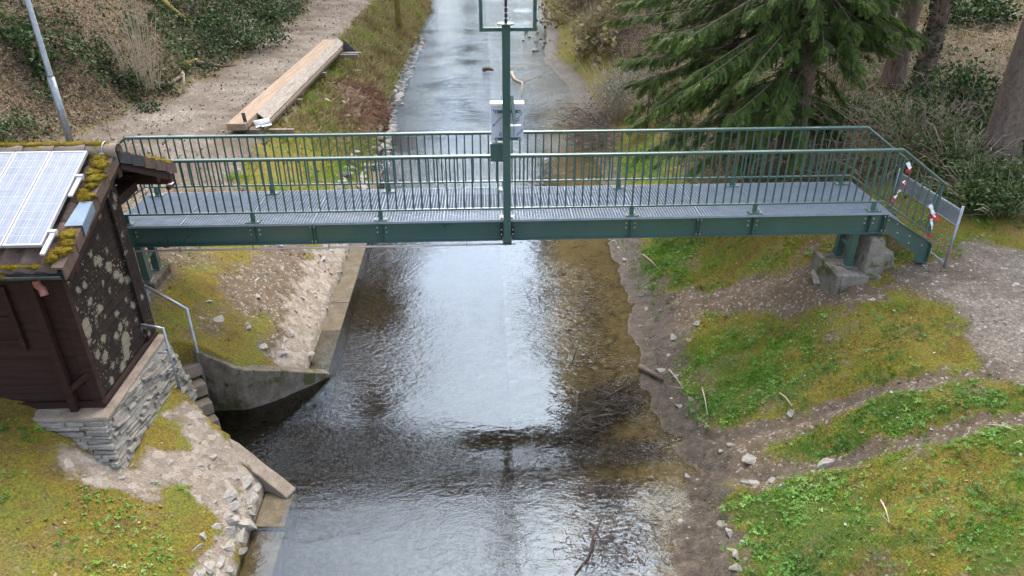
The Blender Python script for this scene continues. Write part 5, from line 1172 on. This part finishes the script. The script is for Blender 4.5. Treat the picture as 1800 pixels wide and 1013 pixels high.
bush('ivy_bush', 'low spreading evergreen bush beside the gravel path', 'bush', 1765, 375, 1.7, .9, .55, 3000, 'bramble', .09, 4, canes=70, cmat='stickpale')
bush('ivy_bush', 'leafy evergreen bush below the thick trunk near the low spreading one', 'bush', 1720, 345, 1.2, .8, .6, 1800, 'bramble', .09, 12, canes=60, cmat='stickpale')
bush('ivy_bush', 'dark leafy bush behind the thick spruce trunk', 'bush', 1795, 270, 1.2, 1.3, 1.0, 1600, 'bramble', .11, 5, canes=60, cmat='stickpale')
bush('willow_bush', 'grey leaved twiggy bush on the bank upstream beside the spruce', 'bush', 1085, 205, 1.5, 1.8, 1.5, 2600, 'greyleaf', .07, 6, canes=240, cmat='stickpale')
bush('bramble_bush', 'sparse low bramble growing behind the bridge railing end', 'bush', 1500, 215, 1.8, 1.0, .6, 1300, 'bramble', .09, 7, canes=120, cmat='stickpale')
bush('bramble_bush', 'brown bramble tangle along the railing behind the bridge deck end', 'bush', 1570, 240, 1.6, .7, .7, 900, 'bramble', .09, 13, canes=160, cmat='stickpale')
bush('ivy_bush', 'round dark evergreen far back in the pale dry grass', 'bush', 1705, 38, 1.6, 1.6, 1.2, 1300, 'ivy', .2, 8, canes=10)
bush('ivy_bush', 'small dark evergreen behind the reddish trunk', 'bush', 1525, 80, 1.2, 1.2, .9, 900, 'ivy', .17, 9, canes=10)
bush('reed_clump', 'pale dry reeds hanging over the bank upstream', 'reeds', 1055, 75, 2.0, 2.6, 1.5, 700, 'dryg', .3, 10, canes=260, cmat='stickpale')
bush('reed_clump', 'pale dry stalks on the far right bank beyond the reeds', 'reeds', 1010, 20, 2.0, 3.2, 1.2, 700, 'dryg', .3, 11, canes=160, cmat='stickpale')
bush('ivy_bush', 'dark ivy mound on the hillside where the path narrows', 'bush', 470, 30, 1.3, 2.4, .8, 2200, 'ivy', .12, 14, canes=60, cmat='stickpale')
bush('ivy_bush', 'dark ivy mound spilling from the slope beside the path', 'bush', 425, 80, 1.3, 2.4, .8, 2200, 'ivy', .11, 15, canes=60, cmat='stickpale')
bush('ivy_bush', 'small ivy patch at the foot of the slope near the lamp pole', 'bush', 60, 120, .9, .8, .6, 700, 'ivy', .13, 16, canes=10)
bush('ivy_bush', 'ivy patch around the coppiced shrub on the slope', 'bush', 200, 140, 1.3, .9, .6, 1000, 'ivy', .12, 17, canes=20)
bush('bare_shrub', 'leafless coppiced shrub with thin upright stems on the slope', 'shrub', 255, 158, 1.2, .9, 2.2, 200, 'bramble', .08, 18, canes=46, cmat='stickpale')
bush('bare_shrub', 'spindly leafless saplings beside the big spruce trunk', 'shrub', 1460, 205, .8, .7, 2.4, 80, 'bramble', .08, 19, canes=26, cmat='stick')
# ------------------------------------------------------------------ sticks and debris
def stick(name, label, cat, pts, r, mat, group=None, side=2, seed=0):
    rr = random.Random(seed); t = thing(name, label, cat, tuple(pts[0]), 0, group); P = np.array(pts)-np.array(pts[0])
    MB().tube(P, np.linspace(r, r*.45, len(P)), 7).build('branch', M[mat], t, True)
    for k in range(side):
        i = rr.randint(1, len(P)-1); q = P[i]; L = np.linalg.norm(P[-1])*.35; MB().tube([q, q+np.array([rr.gauss(0, 1), rr.gauss(0, 1), abs(rr.gauss(0, .25))])*L*.6], [r*.4, r*.12], 5).build('twig', M[mat], t, True)
    return t
def gpts(uvs, dz): return [tuple(np.array(pg(u, v))*[1, 1, 0]+np.array([0, 0, Hs(*pg(u, v)[:2])+dz])) for u, v in uvs]
stick('fallen_branch', 'mossy broken branch hanging down the ivy slope', 'branch', gpts(((280, 0), (298, 25), (318, 42), (345, 62)), .25), .13, 'mossbranch', seed=1)
stick('fallen_log', 'dark log lying at the foot of the slope beside the path', 'log', gpts(((330, 122), (360, 118), (392, 124)), .1), .11, 'stick', seed=2)
stick('fallen_log', 'short mossy log lying behind the dark log', 'log', gpts(((325, 128), (350, 116)), .15), .10, 'mossbranch', seed=3)
stick('fallen_log', 'brown root stump piece below the coppiced shrub', 'log', gpts(((278, 158), (300, 152), (322, 142)), .08), .10, 'stick', seed=4)
stick('fallen_branch', 'pale split stick standing at the path edge', 'branch', [(*pg(323, 165)[:2], Hs(*pg(323, 165)[:2])), (*(np.array(pg(323, 165)[:2])+[.05, .2]), Hs(*pg(323, 165)[:2])+.55)], .05, 'stickpale', seed=5)
stick('fallen_branch', 'long brown branch lying across the leafy slope near the lamp pole', 'branch', gpts(((42, 72), (80, 95), (145, 118)), .15), .06, 'stick', seed=6)
stick('driftwood', 'forked pale driftwood branch stuck in the stream upstream', 'driftwood', [tuple(pz(u, v, WZ+dz)) for u, v, dz in ((899, 128, .1), (905, 140, .08), (918, 146, .1), (917, 168, .02))], .07, 'stickpale', seed=7)
stick('driftwood', 'small brown leafy drift lump in the stream', 'driftwood', [tuple(pz(u, v, WZ+.03)) for u, v in ((850, 123), (858, 121), (866, 123))], .12, 'stick', seed=8)
for i, (a, b) in enumerate((((1005, 640), (1040, 560)), ((1040, 735), (1095, 725)), ((1060, 905), (1030, 1000)), ((1015, 690), (1000, 760)), ((1020, 520), (1055, 560)), ((1065, 700), (1120, 672)), ((1045, 950), (1010, 1010)), ((1080, 690), (1105, 660)), ((1000, 530), (1050, 545)), ((1010, 745), (1060, 760)))):
    P0, P1 = pz(*a, WZ+.01), pz(*b, WZ+.02); mid = (np.array(P0)+P1)/2+np.array([random.uniform(-.05, .05), random.uniform(-.05, .05), .02])
    stick('sunken_branch', 'dark wet branch among loose twigs in the shallows below the mud tongue' if a[1] > 850 else ('dark wet branch in the twig tangle where the wheel tracks meet the water' if a[1] > 660 else 'dark thin branch on the silt just below the footbridge'), 'branch', [tuple(P0), tuple(mid), tuple(P1)], random.uniform(.009, .018), 'stickdark', 'dark branches in the lower shallows' if a[1] > 850 else ('branches in the twig tangle' if a[1] > 660 else 'branches on the silt below the bridge'), 3, 40+i)
for i, (a, b) in enumerate((((1233, 690), (1243, 735)), ((1370, 697), (1390, 722)), ((1735, 745), (1785, 760)), ((1175, 655), (1200, 690)), ((1130, 455), (1160, 480)), ((1545, 890), (1560, 930)))):
    q = gpts((a, b), .04); stick('dry_stick', 'pale dry stick lying on the grassy right bank', 'stick', [q[0], tuple((np.array(q[0])+q[1])/2+np.array([0, 0, .03])), q[1]], .013, 'stickpale', 'dry sticks on the right bank', 1, 60+i)
q = gpts(((1125, 650), (1165, 672)), .05); stick('rotten_log', 'rotten brown log half sunk in the mud', 'log', [q[0], tuple((np.array(q[0])+q[1])/2), q[1]], .06, 'stick', None, 0, 70)
def twigs(n, posf, L, r, flat, mat, name, label, cat):
    X = posf(n); n = len(X); a = rng.uniform(0, 6.28, n); b = rng.normal(0, flat, n); l = rng.gamma(2, L/2, n)+.03
    d = np.stack([np.cos(a)*np.cos(b), np.sin(a)*np.cos(b), np.sin(b)], 1); s = np.stack([-np.sin(a), np.cos(a), 0*a], 1); up = np.cross(d, s); rr = rng.uniform(.5, 1.3, n)*r
    bend = rng.normal(0, .12, n)*l; V = []
    for t, k in ((-.5, 1), (0, .85), (.5, .3)):
        c = X+d*(l*t)[:, None]+s*(bend*(1-4*t*t))[:, None]
        for an in (0, 2.094, 4.189): V.append(c+(s*math.cos(an)+up*math.sin(an))*(rr*k)[:, None])
    V = np.stack(V, 1).reshape(-1, 3); F = []
    for i in (0, 3):
        for j in range(3): F.append((i+j, i+(j+1) % 3, i+3+(j+1) % 3, i+3+j))
    F = (np.array(F)[None]+(np.arange(n)*9)[:, None, None]).reshape(-1, 4)
    o = mkobj(name, npmesh(name, V, F), mat); return tag(o, label, cat, kind='stuff')
def shallow(n):
    u = []
    for (cu, cv, su, sv, k) in ((1020, 740, 28, 18, .26), (1075, 700, 35, 16, .16), (1070, 960, 45, 35, .22), (1090, 790, 50, 12, .10), (1060, 860, 30, 10, .10), (1040, 560, 28, 60, .12), (1090, 930, 40, 60, .04)):
        m = int(n*k); u.append(np.stack([rng.normal(cu, su, m), rng.normal(cv, sv, m)], 1))
    u = np.concatenate(u); P = np.array([pz(a, b, WZ) for a, b in u]); P[:, 2] += rng.uniform(-.04, .012, len(P)); return P[P[:, 0] < np.interp(P[:, 1], XR_Y, XR_X)+.15]
twigs(6500, shallow, .11, .005, .08, M['stickdark'], 'twig_debris', 'dark twigs and leaf debris washed up in the shallows', 'debris')
def heap(n):
    c = np.array(pz(1035, 235, WZ+.2)); P = rng.normal(0, 1, (n, 3))*np.array([.45, 1.3, .18])+c+np.array([.1, 0, .1]); P[:, 2] = np.maximum(P[:, 2], H(P[:, 0], P[:, 1])+.03); return P
twigs(1100, heap, .5, .008, .35, M['stick'], 'brush_heap', 'heap of brown twigs lodged at the water edge behind the bridge', 'twig heap')
def hillp(n): return sample(n, -20, -8.8, 5, 30, lambda X, Y, Z: Z['hill']*.8)+np.array([0, 0, .12])
twigs(2600, hillp, .6, .010, .35, M['stick'], 'hill_twigs', 'fallen twigs strewn over the leafy hillside', 'twigs')
def forp(n): return sample(n, 4, 24, 3.5, 30, lambda X, Y, Z: Z['forest']*.8)+np.array([0, 0, .2])
twigs(3200, forp, .7, .007, .6, M['stickpale'], 'forest_twigs', 'dry twigs and canes across the forest floor', 'twigs')
def bankp(n): return sample(n, 1.9, 9, -6.2, 3.5, lambda X, Y, Z: (Z['mud']*.9+Z['soil']*.25+Z['moss']*.2))+np.array([0, 0, .012])
twigs(3000, bankp, .08, .0035, .12, M['stick'], 'bank_twigs', 'small twigs scattered over the right bank', 'twigs')
